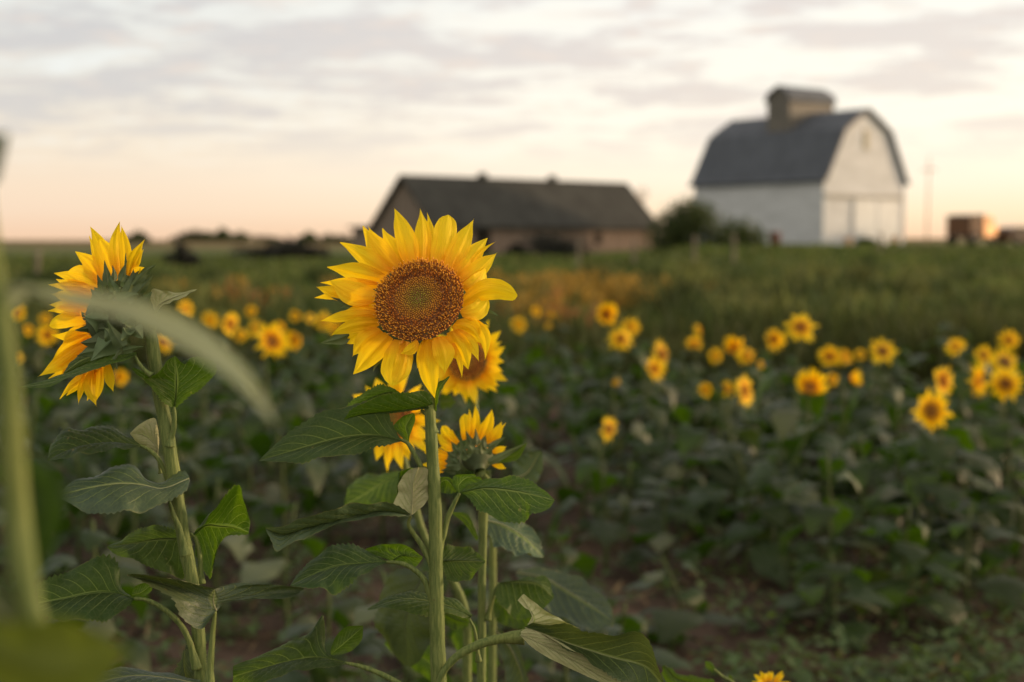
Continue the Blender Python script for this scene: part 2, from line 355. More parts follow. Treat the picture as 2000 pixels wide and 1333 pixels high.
# ------------------------------------------------------------------ the land
def sst(a, b, x):
    t_ = min(1.0, max(0.0, (x - a) / (b - a))); return t_ * t_ * (3 - 2 * t_)
def terrain(x, y):
    if y < 5: y = 5
    xx = x / y * 95.0
    A = 0.34 + 0.66 * sst(3.0, 15.0, xx)
    z = A * sst(20, 90, y) + 1.05 * sst(150, 520, y)
    z += 0.05 * sst(14, 30, y) * noise.noise(Vector((x * 0.12, y * 0.12, 0)))
    return z
def build_ground():
    ys = np.r_[-400, -150, -60, -25, -10, np.arange(-4, 14, 0.25), np.geomspace(14, 4200, 90)]
    cs = np.linspace(-1, 1, 121)
    cs = np.sign(cs) * np.abs(cs) ** 1.6
    v = []; 
    for y in ys:
        wd = 12 + abs(y) * 1.5
        for c in cs:
            x = c * wd; z = terrain(x, y)
            if y < 16: z += 0.035 * noise.fractal(Vector((x * 2.2, y * 2.2, 3)), 0.7, 2.1, 4) * (1 - sst(11, 16, y))
            v.append((x, y, z))
    n = len(cs); f = [(i * n + j, i * n + j + 1, (i + 1) * n + j + 1, (i + 1) * n + j) for i in range(len(ys) - 1) for j in range(n - 1)]
    m, t = mat('ground_soil_and_grass'); tcn = t.new('ShaderNodeTexCoord'); o = tcn.outputs['Object']
    s = t.new('ShaderNodeSeparateXYZ'); t.l.new(o, s.inputs[0])
    n1_ = t.noise(o, 1.3, 6, 0.6); n2_ = t.noise(o, 9, 5, 0.65); n3_ = t.noise(o, 0.05, 5, 0.6)
    soil = t.mix(t.maprange(n1_, 0.35, 0.65), c4((0.034, 0.024, 0.017)), c4((0.095, 0.064, 0.046)))
    soil = t.mix(t.math('MULTIPLY', t.maprange(n2_, 0.55, 0.75), 0.6), soil, c4((0.06, 0.07, 0.03)))
    mpn = t.new('ShaderNodeMapping'); t.l.new(o, mpn.inputs[0]); mpn.inputs['Scale'].default_value = (0.35, 1.6, 1)
    gn = t.noise(mpn.outputs[0], 0.16, 6, 0.62); gf = t.noise(o, 1.1, 5, 0.7)
    gr = t.mix(t.maprange(gn, 0.38, 0.62), c4((0.048, 0.072, 0.019)), c4((0.086, 0.112, 0.029)))
    gr = t.mix(t.math('MULTIPLY', t.maprange(gf, 0.42, 0.68), 0.55), gr, c4((0.15, 0.135, 0.05)))
    gr = t.mix(t.math('MULTIPLY', t.maprange(gn, 0.60, 0.74), 0.6), gr, c4((0.17, 0.12, 0.045)))
    far = t.mix(t.maprange(t.noise(o, 0.012, 4, 0.5), 0.4, 0.6), c4((0.16, 0.105, 0.045)), c4((0.08, 0.085, 0.03)))
    yy = t.math('ADD', s.outputs[1], t.math('MULTIPLY', t.math('SUBTRACT', n1_, 0.5), 2.5))
    col = t.mix(t.maprange(yy, 11.2, 13.2), soil, gr)
    col = t.mix(t.maprange(s.outputs[1], 130, 210), col, far)
    hh = t.math('ADD', t.math('MULTIPLY', n2_, 1.0), n1_)
    p = principled(t, col, 0.95, 0.12, hh, 0.9, 0.05); finish(t, p.outputs[0])
    mb = MB(); mb.add(v, f); g = mb.build('ground', m); tag(g, kind='structure')
build_ground()

# ------------------------------------------------------------------ simple surface materials for the farm
def plain(name, col, rough=0.7, spec=0.3, var=0.25, scale=2.0, stretch=(1, 1, 1), metal=0.0, bump=0.2, boards=0.0, dark=None):
    m, t = mat(name); tcn = t.new('ShaderNodeTexCoord'); mp_ = t.new('ShaderNodeMapping'); t.l.new(tcn.outputs['Object'], mp_.inputs[0]); mp_.inputs['Scale'].default_value = stretch
    n = t.noise(mp_.outputs[0], scale, 5, 0.6)
    lo = dark or tuple(c * (1 - var) for c in col); hi = tuple(min(1, c * (1 + var * 0.6)) for c in col)
    c = t.mix(t.maprange(n, 0.32, 0.68), c4(lo), c4(hi))
    p = principled(t, c, rough, spec, n, bump, 0.02, metal); finish(t, p.outputs[0]); return m
WHITE = plain('white_painted_boards', (0.475, 0.50, 0.535), 0.6, 0.3, 0.12, 0.6, (1, 1, 3))
WHITE2 = plain('white_painted_door', (0.45, 0.49, 0.53), 0.5, 0.35, 0.10, 0.8)
ROOFM = plain('grey_metal_roof', (0.062, 0.072, 0.088), 0.55, 0.35, 0.2, 1.2, (1, 1, 0.3))
CUP = plain('cupola_galvanised_metal', (0.125, 0.118, 0.105), 0.65, 0.3, 0.2, 1.5)
OLDROOF = plain('old_dark_roof', (0.040, 0.041, 0.037), 0.85, 0.2, 0.3, 1.0, (1, 1, 0.4))
OLDWALL = plain('weathered_grey_boards', (0.19, 0.155, 0.13), 0.9, 0.15, 0.4, 1.6, (4, 4, 0.3), dark=(0.11, 0.09, 0.075))
REDW = plain('faded_red_boards', (0.185, 0.14, 0.115), 0.9, 0.15, 0.4, 1.6, (4, 4, 0.3), dark=(0.15, 0.12, 0.10))
DARK = plain('dark_opening', (0.02, 0.018, 0.015), 0.9, 0.1, 0.2)
WOODP = plain('grey_post_wood', (0.16, 0.14, 0.11), 0.9, 0.1, 0.3, 12, (1, 1, .2))
POLEM = plain('pale_pole_wood', (0.50, 0.36, 0.26), 0.9, 0.1, 0.2, 3)
ORANGE = plain('orange_sun_glint_paint', (1.0, 0.34, 0.02), 0.35, 0.5, 0.15, 3)  # cab orange with low-sun glints put into its colour
BROWNT = plain('brown_truck_body', (0.13, 0.065, 0.035), 0.6, 0.3, 0.3, 2)
GLASSM = plain('dark_glass', (0.03, 0.025, 0.02), 0.12, 0.7, 0.1)
RUBBER = plain('black_rubber', (0.02, 0.02, 0.02), 0.85, 0.2, 0.2)
REDM = plain('rust_red_metal', (0.11, 0.035, 0.025), 0.6, 0.3, 0.3)
TRUNK = plain('bark', (0.07, 0.05, 0.035), 0.9, 0.1, 0.3, 6)

def frame_matrix(origin, ydir_deg):
    return Matrix.Translation(Vector(origin)) @ Matrix.Rotation(R(ydir_deg), 4, 'Z')

# ---- white gambrel barn.  local x = across the gable (width), local y = along the ridge
def white_barn():
    W_, L_, H, HE = 8.6, 12.0, 9.15, 4.45
    c = P(1607, 478, 95.0)
    z0 = terrain(c[0], 95) - 0.05
    # gable direction (front corner -> right corner) and side direction (front corner -> back-left corner)
    a = 38.0                       # angle of the gable wall from +X towards +Y
    root = empty('barn', (c[0], c[1], z0), 'tall white gambrel-roofed barn with grey metal roof and cupola', 'barn')
    g = Matrix.Rotation(R(a), 4, 'Z')   # x: along gable, y: along side (away to the left)
    def part(mb, name, mt, parent=root, smooth=False):
        return mb.build(name, mt, parent, smooth, loc=(0, 0, 0))
    half = W_ / 2
    prof = [(0, 0), (W_, 0), (W_, HE), (W_ - half * .44, HE + (H - HE) * .70), (W_ - half * .70, HE + (H - HE) * .85), (half, H), (half * .70, HE + (H - HE) * .85), (half * .44, HE + (H - HE) * .70), (0, HE)]
    mb = MB(); mb.prism(prof, 0, L_, g)
    for k in range(18):            # battens on the gable and long wall
        x = 0.25 + k * (W_ - 0.5) / 17
        hmax = np.interp(x, [0, half * .4, half * .70, half, W_ - half * .70, W_ - half * .4, W_], [HE, HE + (H - HE) * .70, HE + (H - HE) * .85, H, HE + (H - HE) * .85, HE + (H - HE) * .70, HE]) - 0.1
        mb.box(x - .03, x + .03, -.022, 0.0, 0.1, hmax, g)
    for k in range(23):
        y = 0.25 + k * (L_ - .5) / 22; mb.box(-.022, 0.0, y - .03, y + .03, 0.1, HE - .1, g)
    part(mb, 'wall', WHITE)
    # roof: shell 0.12 thick following the gambrel with a flared eave
    out = [(-.30, HE - .10), (0.0, HE + .18)] + [(half * .44 - .10, HE + (H - HE) * .70 + .12), (half * .70 - .06, HE + (H - HE) * .85 + .14), (half, H + .17)]
    out = out + [(W_ - x, z) for x, z in out[-2::-1]]
    inn = [(x + (.05 if x < half else -.05 if x > half else 0), z - .13) for x, z in out]
    mb = MB()
    for i in range(len(out) - 1):
        mb.prism([out[i], out[i + 1], inn[i + 1], inn[i]], -.35, L_ + .35, g)
    roof = part(mb, 'roof', ROOFM)
    mb = MB()
    for k in range(26):
        y = -.3 + k * (L_ + .6) / 25
        for i in range(len(out) - 1):
            (x0, z0_), (x1, z1_) = out[i], out[i + 1]
            mb.prism([(x0, z0_), (x0, z0_ + .035), (x1, z1_ + .035), (x1, z1_)], y - .02, y + .02, g)
    part(mb, 'roof_seam', ROOFM, roof)
    # cupola, its own ridge runs across the barn
    cy = 5.75; hw = 1.05; x0, x1 = half - 2.35, half + 2.35; zE, zR = H + 1.05, H + 1.95
    mb = MB(); mb.box(x0, x1, cy - hw, cy + hw, H - 2.2, zE, g)
    pr = [(hw, zE), (hw * .8, zE + .45), (0, zR), (-hw * .8, zE + .45), (-hw, zE)]
    mb2 = Matrix.Rotation(R(a), 4, 'Z') @ Matrix.Translation((0, cy, 0)) @ Matrix.Rotation(R(90), 4, 'Z')
    # local (x->y') rotate so the profile lies across y
    mb.prism(pr, -x1, -x0, mb2)
    cup = part(mb, 'cupola', CUP)
    mb = MB(); o2 = [(hw + .16, zE - .08), (hw * .8 + .08, zE + .50), (0, zR + .12), (-hw * .8 - .08, zE + .50), (-hw - .16, zE - .08)]
    for i in range(4):
        q0, q1 = o2[i], o2[i + 1]; mb.prism([q0, q1, (q1[0] * .93, q1[1] - .09), (q0[0] * .93, q0[1] - .09)], -x1 - .18, -x0 + .18, mb2)
    part(mb, 'cupola_roof', ROOFM, cup)
    mb = MB()
    for k in range(5): mb.box(x1, x1 + .03, cy - hw + .25, cy + hw - .25, H + .05 + k * .16, H + .13 + k * .16, g)
    part(mb, 'louvre', CUP, cup)
    # doors and trim on the gable
    mb = MB(); mb.box(W_ * .36, W_ * .95, -.10, -.03, .05, 3.15, g)
    d = part(mb, 'door', WHITE2)
    for q in (.36, .655, .95):
        mb = MB(); mb.box(W_ * q - .06, W_ * q + .06, -.13, -.10, .05, 3.15, g); part(mb, 'door_batten', WHITE, d)
    mb = MB(); mb.box(0.1, W_ - .1, -.20, -.03, 3.25, 3.42, g); part(mb, 'door_track', plain('weathered_track_board', (0.34, 0.33, 0.30)))
    mb = MB(); mb.box(half - .28, half + .28, -.09, -.03, H - 2.6, H - 1.3, g); part(mb, 'loft_door', plain('faded_cream_board', (0.36, 0.34, 0.27)))
    for q in (0, W_):
        mb = MB(); mb.box(q - .06, q + .06, -.06, .06, 0, HE, g); part(mb, 'corner_trim', WHITE2)
    return root
white_barn()

# ---- long weathered barn
def long_barn():
    c = P(849, 495, 97.0)
    z0 = terrain(c[0], 97) - .15
    root = empty('barn', (c[0], c[1], z0), 'long low weathered barn with dark gable roof behind the big sunflower', 'barn')
    a = 41.0; g = Matrix.Rotation(R(a), 4, 'Z')     # local x: along the long wall (to the right and away), y: across, away-left
    L_, W_ = 21.5, 6.6; HE = 2.35; H = 5.45
    def part(mb, name, mt, parent=root): return mb.build(name, mt, parent, False, loc=(0, 0, 0))
    rot = g @ Matrix.Rotation(R(90), 4, 'Z')         # prism: profile x -> local y, extrude y -> -local x
    mb = MB(); mb.prism([(0, 0), (W_, 0), (W_, HE), (W_ / 2, H), (0, HE)], -L_, 0, rot)
    for k in range(30): mb.box(k * L_ / 30 + .1, k * L_ / 30 + .17, -.03, 0, .1, HE - .1, g)
    wall = part(mb, 'wall', REDW)
    mb = MB(); mb.prism([(0.02, .0), (W_ - .02, .0), (W_ - .02, HE - .02), (W_ / 2, H - .1), (0.02, HE - .02)], 0.003, .05, rot); part(mb, 'gable_wall', OLDWALL)
    mb = MB(); e = .45
    s = (H - HE) / (W_ / 2)
    for sg in (0, 1):
        q = [(-e, HE - e * s + .05), (W_ / 2, H + .10), (W_ / 2, H + .24), (-e, HE - e * s + .19)]
        if sg: q = [(W_ - x, z) for x, z in q][::-1]
        mb.prism(q, -L_ - .5, .5, rot)
    roof = part(mb, 'roof', OLDROOF)
    for x in (7.0, 13.9):
        mb = MB(); mb.box(x - .22, x + .22, W_ / 2 - .22, W_ / 2 + .22, H, H + .30, g); mb.prism([(W_ / 2 - .35, H + .28), (W_ / 2 + .35, H + .28), (W_ / 2, H + .6)], -x - .3, -x + .3, rot)
        part(mb, 'roof_vent', OLDROOF, roof)
    mb = MB(); mb.box(3.6, 4.9, -.06, -.031, 0, 1.95, g); part(mb, 'door', DARK)
    mb = MB(); mb.box(9.2, 9.9, -.06, -.031, .9, 1.7, g); part(mb, 'window', DARK)
    mb = MB(); mb.box(15.2, 15.9, -.06, -.031, .9, 1.7, g); part(mb, 'window', DARK)
    mb = MB(); mb.box(0, 21.4, -.05, -.031, HE - .35, HE - .12, g); part(mb, 'eave_board', REDM)
    # low lean-to at the far side
    mb = MB(); mb.box(.2, 5.0, W_ + .002, W_ + 3.4, 0, 2.0, g); lt = part(mb, 'lean_to', OLDWALL)
    mb = MB(); mb.box(-.1, 5.3, W_ + .01, W_ + 3.7, 2.01, 2.18, g); part(mb, 'lean_to_roof', OLDROOF, lt)
long_barn()

def leaf_cloud(mb, c, rad, n, size, seed, clumps=9, low=0.0):
    """foliage crown: leaf-sized faces gathered in clumps"""
    r_ = np.random.default_rng(seed); c = np.array(c, float); rad = np.array(rad, float)
    cc = r_.normal(size=(clumps, 3)); cc /= np.linalg.norm(cc, axis=1)[:, None]; cc *= r_.uniform(.25, .72, (clumps, 1)); cc[:, 2] = np.abs(cc[:, 2]) * .9 + low
    k = r_.integers(0, clumps, n); q = r_.normal(size=(n, 3)); q /= np.linalg.norm(q, axis=1)[:, None]; q *= (r_.uniform(0, 1, n) ** .4 * r_.uniform(.30, .48, n))[:, None]
    p = c + (cc[k] + q) * rad
    a = r_.normal(size=(n, 3)); a /= np.linalg.norm(a, axis=1)[:, None]; b = np.cross(a, r_.normal(size=(n, 3))); b /= np.linalg.norm(b, axis=1)[:, None]
    s = (size * r_.uniform(.6, 1.3, n))[:, None]
    V = np.stack([p - a * s, p + b * s * .5, p + a * s, p - b * s * .5], 1).reshape(-1, 3)
    mb.add(V, [(4 * i, 4 * i + 1, 4 * i + 2, 4 * i + 3) for i in range(n)])
def crown_obj(root, rad, h, n, size, seed, name='crown', m='bush', low=0.0):
    mb = MB(); leaf_cloud(mb, (0, 0, h), rad, n, size, seed, 11, low); return mb.build(name, M[m], root, False, loc=(0, 0, 0))
def stem_mb(pts, rad, seg=8, **k):
    mb = MB(); mb.tube(resample(pts, max(6, 4 * len(pts))), rad, seg, **k); return mb
def on_ground(px, d):
    x = (px - 1000) / F * d * 1.0; return (x, d, terrain(x, d))

# shrub by the white barn
b = empty('shrub', on_ground(1362, 86), 'large dark green shrub between the two barns', 'shrub')
crown_obj(b, (4.3, 2.8, 3.1), .3, 8500, .13, 3, 'foliage', low=-.05)
stem_mb([(0, 0, -.2), (.1, 0, .6), (.3, .1, 1.3)], [.09, .03]).build('trunk', TRUNK, b, loc=(0, 0, 0))
b = empty('shrub', on_ground(1452, 86), 'low dark shrub against the long white barn wall', 'shrub')
crown_obj(b, (.9, .8, .7), .15, 800, .11, 4, 'foliage', low=-.05)
stem_mb([(0, 0, -.2), (.1, 0, .3), (.2, .1, .5)], [.05, .02]).build('trunk', TRUNK, b, loc=(0, 0, 0))
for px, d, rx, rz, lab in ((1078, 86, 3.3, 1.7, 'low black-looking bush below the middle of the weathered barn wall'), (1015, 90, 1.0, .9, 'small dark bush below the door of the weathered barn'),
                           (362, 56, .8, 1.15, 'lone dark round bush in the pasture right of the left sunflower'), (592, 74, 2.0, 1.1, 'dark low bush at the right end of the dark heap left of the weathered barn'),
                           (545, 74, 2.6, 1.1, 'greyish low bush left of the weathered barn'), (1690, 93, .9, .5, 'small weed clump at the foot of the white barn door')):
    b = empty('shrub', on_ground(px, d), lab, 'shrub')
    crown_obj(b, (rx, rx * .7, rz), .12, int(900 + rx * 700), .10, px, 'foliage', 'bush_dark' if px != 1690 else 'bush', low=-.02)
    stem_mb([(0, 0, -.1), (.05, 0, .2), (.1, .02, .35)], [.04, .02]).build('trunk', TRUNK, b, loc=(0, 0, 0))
# tree line far away on the left
TL = [(268, 330, 4.2, 3.0, 'rounded dark tree on the horizon right of the left sunflower'), (365, 380, 4.6, 3.0, 'first tree of the horizon row, left end'), (398, 380, 4.0, 3.8, 'second tree of the horizon row from its left end'),
      (432, 385, 4.2, 4.0, 'tallest tree of the horizon row, third from its left end'), (468, 380, 3.8, 3.0, 'fourth tree of the horizon row, lower at its right end'), (520, 400, 5.0, 1.9, 'low pale tree on the horizon between the row and the barn'),
      (600, 300, 3.4, 2.7, 'tree on the horizon left of the weathered barn'), (640, 300, 3.0, 2.2, 'smaller tree on the horizon just left of the barn lean-to'), (675, 300, 3.0, 2.2, 'tree on the horizon touching the barn lean-to')]
for i, (px, d, rx, h, lab) in enumerate(TL):
    b = empty('tree', on_ground(px, d), lab, 'tree', 'trees along the far horizon')
    if i < 3:
        cr = crown_obj(b, (rx, rx * .7, h), .3, 1100, .42, 40 + i); cr.name = 'crown'
        tr_ = stem_mb([(0, 0, -.3), (.05, 0, h * .4), (.1, .1, h * .8)], [.25, .1]).build('trunk', TRUNK, b, loc=(0, 0, 0))
        if i == 0: C0, S0 = [cr], tr_
        else: C0.append(cr)
    else:
        s0 = TL[i % 3]; cr = C0[i % 3].copy(); COL.objects.link(cr); cr.parent = b; cr.scale = (rx / s0[2], 1, h / s0[3])
        tr_ = S0.copy(); COL.objects.link(tr_); tr_.parent = b

# fence posts
fp = None
for px, d, lab in ((1355, 55, 'weathered fence post in front of the large shrub'), (1433, 54, 'weathered fence post in front of the white barn left end'), (1720, 62, 'dark short fence post in front of the barn door'),
                   (1238, 58, 'thin fence post at the right end of the weathered barn'), (72, 40, 'leaning fence post in the pasture at far left'), (1130, 60, 'fence post below the weathered barn wall')):
    g_ = on_ground(px, d)
    if fp is None:
        mb = MB(); mb.tube(resample([(0, 0, -.3), (.01, 0, .5), (.03, .01, 1.05)], 8), [.075, .065], 8, seed=2)
        fp = mb.build('fence_post', WOODP, None, True, loc=g_); o = fp
    else:
        o = fp.copy(); COL.objects.link(o); o.location = g_; o.rotation_euler = (0, R(random.uniform(-4, 4)), random.uniform(0, 6)); o.scale = (1, 1, random.uniform(.85, 1.05))
    tag(o, lab, 'fence post', 'pasture fence posts')
# utility pole and wind pump mast
g_ = on_ground(1808, 170); mb = MB(); mb.tube([(0, 0, -.5), (.05, 0, 5), (.1, 0, 10.2)], [.10, .07], 8)
b = empty('utility_pole', g_, 'slim pale utility pole right of the white barn', 'utility pole'); mb.build('pole', POLEM, b, loc=(0, 0, 0))
mb = MB(); mb.box(-.75, .95, -.06, .06, 8.6, 8.75); mb.build('crossarm', POLEM, b, False, loc=(0, 0, 0))
g_ = on_ground(1252, 190); b = empty('wind_pump', g_, 'faint pale wind pump rising behind the roof end of the weathered barn', 'wind pump')
mb = MB()
for sx_ in (-1, 1):
    for sy_ in (-1, 1): mb.tube([(sx_ * .8, sy_ * .8, -.3), (sx_ * .15, sy_ * .15, 6.6)], [.03, .025], 5)
for z in (1.5, 3, 4.5):
    q = .8 - .65 * z / 6.6; mb.box(-q, q, -q - .02, -q + .02, z - .02, z + .02); mb.box(-q, q, q - .02, q + .02, z - .02, z + .02)
mb.build('tower', POLEM, b, False, loc=(0, 0, 0))
mb = MB()
for k in range(12):
    an = k * math.pi / 6; ca, sa = math.cos(an), math.sin(an)
    mb.add([(ca * .2, -.4, 6.8 + sa * .2), (ca * .9 - sa * .12, -.45, 6.8 + sa * .9 + ca * .12), (ca * .9 + sa * .12, -.36, 6.8 + sa * .9 - ca * .12), (ca * .55, -.37, 6.8 + sa * .55)], [(0, 1, 3), (0, 3, 2), (1, 2, 3)])
mb.build('rotor', POLEM, b, False, loc=(0, 0, 0))
mb = MB(); mb.box(-.02, .02, -.4, 1.2, 6.77, 6.83); mb.box(-.02, .02, 1.0, 1.8, 6.5, 7.1); mb.build('tail_vane', POLEM, b, False, loc=(0, 0, 0))

# ---- parked grain truck and car at the far right
def wheel(root, x, y, z, r=.42, wd=.25):
    mb = MB(); mb.tube([(x, y - wd / 2, z), (x, y + wd / 2, z)], [r, r], 18); wl = mb.build('wheel', RUBBER, root, True, loc=(0, 0, 0))
    mb = MB(); mb.tube([(x, y - wd / 2 - .01, z), (x, y - wd / 2 + .02, z)], [r * .55, r * .5], 14); mb.build('rim', CUP, wl, True)
tr = empty('farm_truck', on_ground(1896, 98), 'brown high-sided farm truck with orange cab coloured as if sunlit right of the white barn', 'truck')
tr.rotation_euler = (0, 0, R(40)); tr.scale = (1.15, 1.1, 1.12)
def tp(mb, n, m_, par=tr): return mb.build(n, m_, par, False, loc=(0, 0, 0))
mb = MB(); mb.box(-1.45, .0, -.85, .85, .62, 1.72)
for k in range(5): mb.box(-1.45 + k * .32, -1.39 + k * .32, -.89, -.85, .62, 1.72)
tp(mb, 'cargo_box', BROWNT)
mb = MB(); mb.prism([(-1.5, 1.72), (.05, 1.72), (.05, 1.86), (-.55, 1.86), (-1.5, 1.76)], -.9, .9); tp(mb, 'tarp', WOODP)
mb = MB(); mb.prism([(.05, .5), (1.55, .5), (1.55, 1.1), (1.15, 1.18), (.95, 1.75), (.05, 1.80)], -.87, .87); cab = tp(mb, 'cab', ORANGE)
mb = MB(); mb.prism([(.35, 1.25), (.95, 1.25), (.85, 1.62), (.35, 1.65)], -.885, -.873); tp(mb, 'window', GLASSM, cab)
mb = MB(); mb.tube([(1.55, -.55, .75), (1.6, -.55, .75)], [.11, .10], 12); tp(mb, 'headlight', POLEM, cab)
mb = MB(); mb.tube([(1.55, .55, .75), (1.6, .55, .75)], [.11, .10], 12); tp(mb, 'headlight', POLEM, cab)
mb = MB(); mb.box(-1.45, 1.6, -.4, .4, .42, .60); tp(mb, 'chassis', RUBBER)
for x in (-1.0, 1.1):
    for y in (-.75, .75): wheel(tr, x, y, .40, .38, .22)
cr_ = empty('parked_car', on_ground(1992, 96), 'dark car parked at the right edge beside the brown truck', 'car')
cr_.rotation_euler = (0, 0, R(24))
def cp(mb, n, m_, par=cr_): return mb.build(n, m_, par, False, loc=(0, 0, 0))
CARP = plain('dark_car_paint', (0.09, 0.045, 0.02), 0.3, 0.6, 0.2)
mb = MB(); mb.prism([(-1.5, .3), (1.9, .3), (2.0, .55), (1.9, .75), (1.15, .82), (.55, 1.22), (-.9, 1.25), (-1.35, 1.15), (-1.55, .75)], -.75, .75); cb = cp(mb, 'body', CARP)
mb = MB(); mb.prism([(-1.2, .80), (.95, .80), (.5, 1.14), (-.9, 1.16), (-1.15, 1.1)], -.765, -.752); cp(mb, 'side_window', GLASSM, cb)
for y in (-.5, .5):
    mb = MB(); mb.tube([(-1.56, y, .66), (-1.60, y, .66)], [.10, .09], 10); cp(mb, 'tail_light', REDM, cb)
for x in (-1.0, 1.25):
    for y in (-.68, .68): wheel(cr_, x, y, .30, .30, .2)
# rusty barrel and small things against the barn
def barrel(px, d, r, h, m_, lab):
    mb = MB(); mb.tube([(0, 0, -.05), (0, 0, h * .3), (0, 0, h * .33), (0, 0, h * .66), (0, 0, h * .7), (0, 0, h)], [r, r, r * 1.06, r * 1.0, r * 1.05, r], 16)
    o = mb.build('barrel', m_, None, True, loc=on_ground(px, d)); tag(o, lab, 'barrel')
barrel(1513, 91, .32, .85, REDM, 'rust red barrel at the long white wall of the barn')
barrel(1655, 92, .26, .55, POLEM, 'pale barrel left of the white barn door')
barrel(1745, 92, .28, .55, POLEM, 'pale pinkish barrel at the right corner of the white barn')

# ------------------------------------------------------------------ meadow, weeds: what nobody could count
def blades(name, spots, hs, wds, cols, lab, cat, seed, lean=.35):
    r_ = np.random.default_rng(seed); n = len(spots); p = np.array(spots); ang = r_.uniform(0, 6.283, n)
    a = np.stack([np.cos(ang), np.sin(ang), np.zeros(n)], 1); ln = r_.normal(size=(n, 3)) * lean; ln[:, 2] = 0
    h = np.array(hs)[:, None]; w_ = np.array(wds)[:, None]
    V = np.stack([p - a * w_, p + a * w_, p + a * w_ * .8 + (ln * .4) * h + np.array([0, 0, 1]) * h * .55, p - a * w_ * .8 + (ln * .4) * h + np.array([0, 0, 1]) * h * .55, p + ln * h + np.array([0, 0, 1]) * h], 1).reshape(-1, 3)
    mb = MB(); f = []
    for i in range(n): f += [(5 * i, 5 * i + 1, 5 * i + 2, 5 * i + 3), (5 * i + 3, 5 * i + 2, 5 * i + 4)]
    mb.add(V, f, None, np.repeat(np.array(cols), 5, 0))
    o = mb.build(name, VC, None, False); tag(o, lab, cat, kind='stuff'); return o
m, t = mat('grass_blades'); at = t.new('ShaderNodeVertexColor', layer_name='Col'); p = principled(t, at.outputs[0], 0.7, 0.2)
tr2 = t.new('ShaderNodeBsdfTranslucent'); t.put(tr2.inputs[0], at.outputs[0]); mx = t.new('ShaderNodeMixShader'); mx.inputs[0].default_value = .35
t.l.new(p.outputs[0], mx.inputs[1]); t.l.new(tr2.outputs[0], mx.inputs[2]); finish(t, mx.outputs[0]); VC = m

def meadow():
    r_ = np.random.default_rng(5); sp = []; hs = []; wd = []; cl_ = []
    pal = np.array([(0.066, .100, .022), (0.098, .128, .030), (0.045, .070, .018), (0.125, .136, .040), (0.082, .120, .026)]) * .86
    for i in range(42000):
        d = 12.0 + 68 * r_.uniform() ** 1.7; x = r_.uniform(-.42, .42) * d
        k = noise.noise(Vector((x * .35, d * .16, 7))); k2 = noise.noise(Vector((x * .9, d * .5, 17)))
        if k2 < -.35 and r_.uniform() < .7: continue
        sp.append((x, d, terrain(x, d) - .01)); h = .10 + .22 * max(0, k + .3) + .05 * r_.uniform()
        if d < 15.5: h += .20 * r_.uniform()
        hs.append(h * (1 + .5 * (d < 30))); wd.append(.012 + .0011 * d)
        c = pal[r_.integers(0, 5)] * (0.8 + .5 * r_.uniform()) * (1 + .5 * k)
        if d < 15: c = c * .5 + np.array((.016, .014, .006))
        cl_.append(c)
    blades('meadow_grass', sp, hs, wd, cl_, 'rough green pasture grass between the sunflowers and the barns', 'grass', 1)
    # tall darker weed clumps standing in the pasture
    sp = []; hs = []; wd = []; cl_ = []
    for i in range(130):
        d = r_.uniform(14, 40); cx = r_.uniform(-.40, .42) * d; hh = r_.uniform(.45, .85); rr = r_.uniform(.25, .7)
        c0 = (np.array((0.042, .060, .018)) if r_.uniform() < .5 else np.array((0.10, .11, .032))) * r_.uniform(.8, 1.5)
        for j in range(170):
            q = r_.normal(size=2) * rr * .5; sp.append((cx + q[0], d + q[1], terrain(cx, d) + r_.uniform(0, hh * .6))); hs.append(hh * r_.uniform(.2, .5)); wd.append(.022); cl_.append(c0 * r_.uniform(.7, 1.5))
    blades('tall_weeds', sp, hs, wd, cl_, 'taller dark green weed clumps scattered over the pasture', 'weeds', 2, .6)
    # orange and rust flowering weeds
    sp = []; hs = []; wd = []; cl_ = []
    zones = [(1085, .45, 17, 12), (1140, .6, 23, 26), (1060, .8, 27, 26), (430, .6, 24, 8), (490, .15, 22, 6), (565, .4, 24, 5), (1200, .8, 26, 12)]
    for px, rr, d0, nn_ in zones:
        for k in range(nn_):
            d = d0 + r_.normal() * 1.4; cx = (px - 1000) / F * d0 + r_.normal() * rr; hh = r_.uniform(.4, .85)
            red = px in (1085, 490) and r_.uniform() < .7
            c0 = np.array((0.48, .17, .06)) if red else np.array((0.46, .27, .045))
            for j in range(70):
                q = r_.normal(size=2) * .10; z = r_.uniform(.0, 1) ** .7
                sp.append((cx + q[0], d + q[1], terrain(cx, d) + z * hh * .8)); hs.append(.13 * r_.uniform(.5, 1.2)); wd.append(.02)
                g2 = np.array((0.07, .085, .025)); f_ = sst(.35, .8, z) * r_.uniform(.3, 1); cl_.append((g2 * (1 - f_) + c0 * f_) * r_.uniform(.7, 1.2))
    blades('orange_flowering_weeds', sp, hs, wd, cl_, 'patches of rust and golden flowering weeds at the edge of the pasture', 'wildflowers', 3, .7)
meadow()

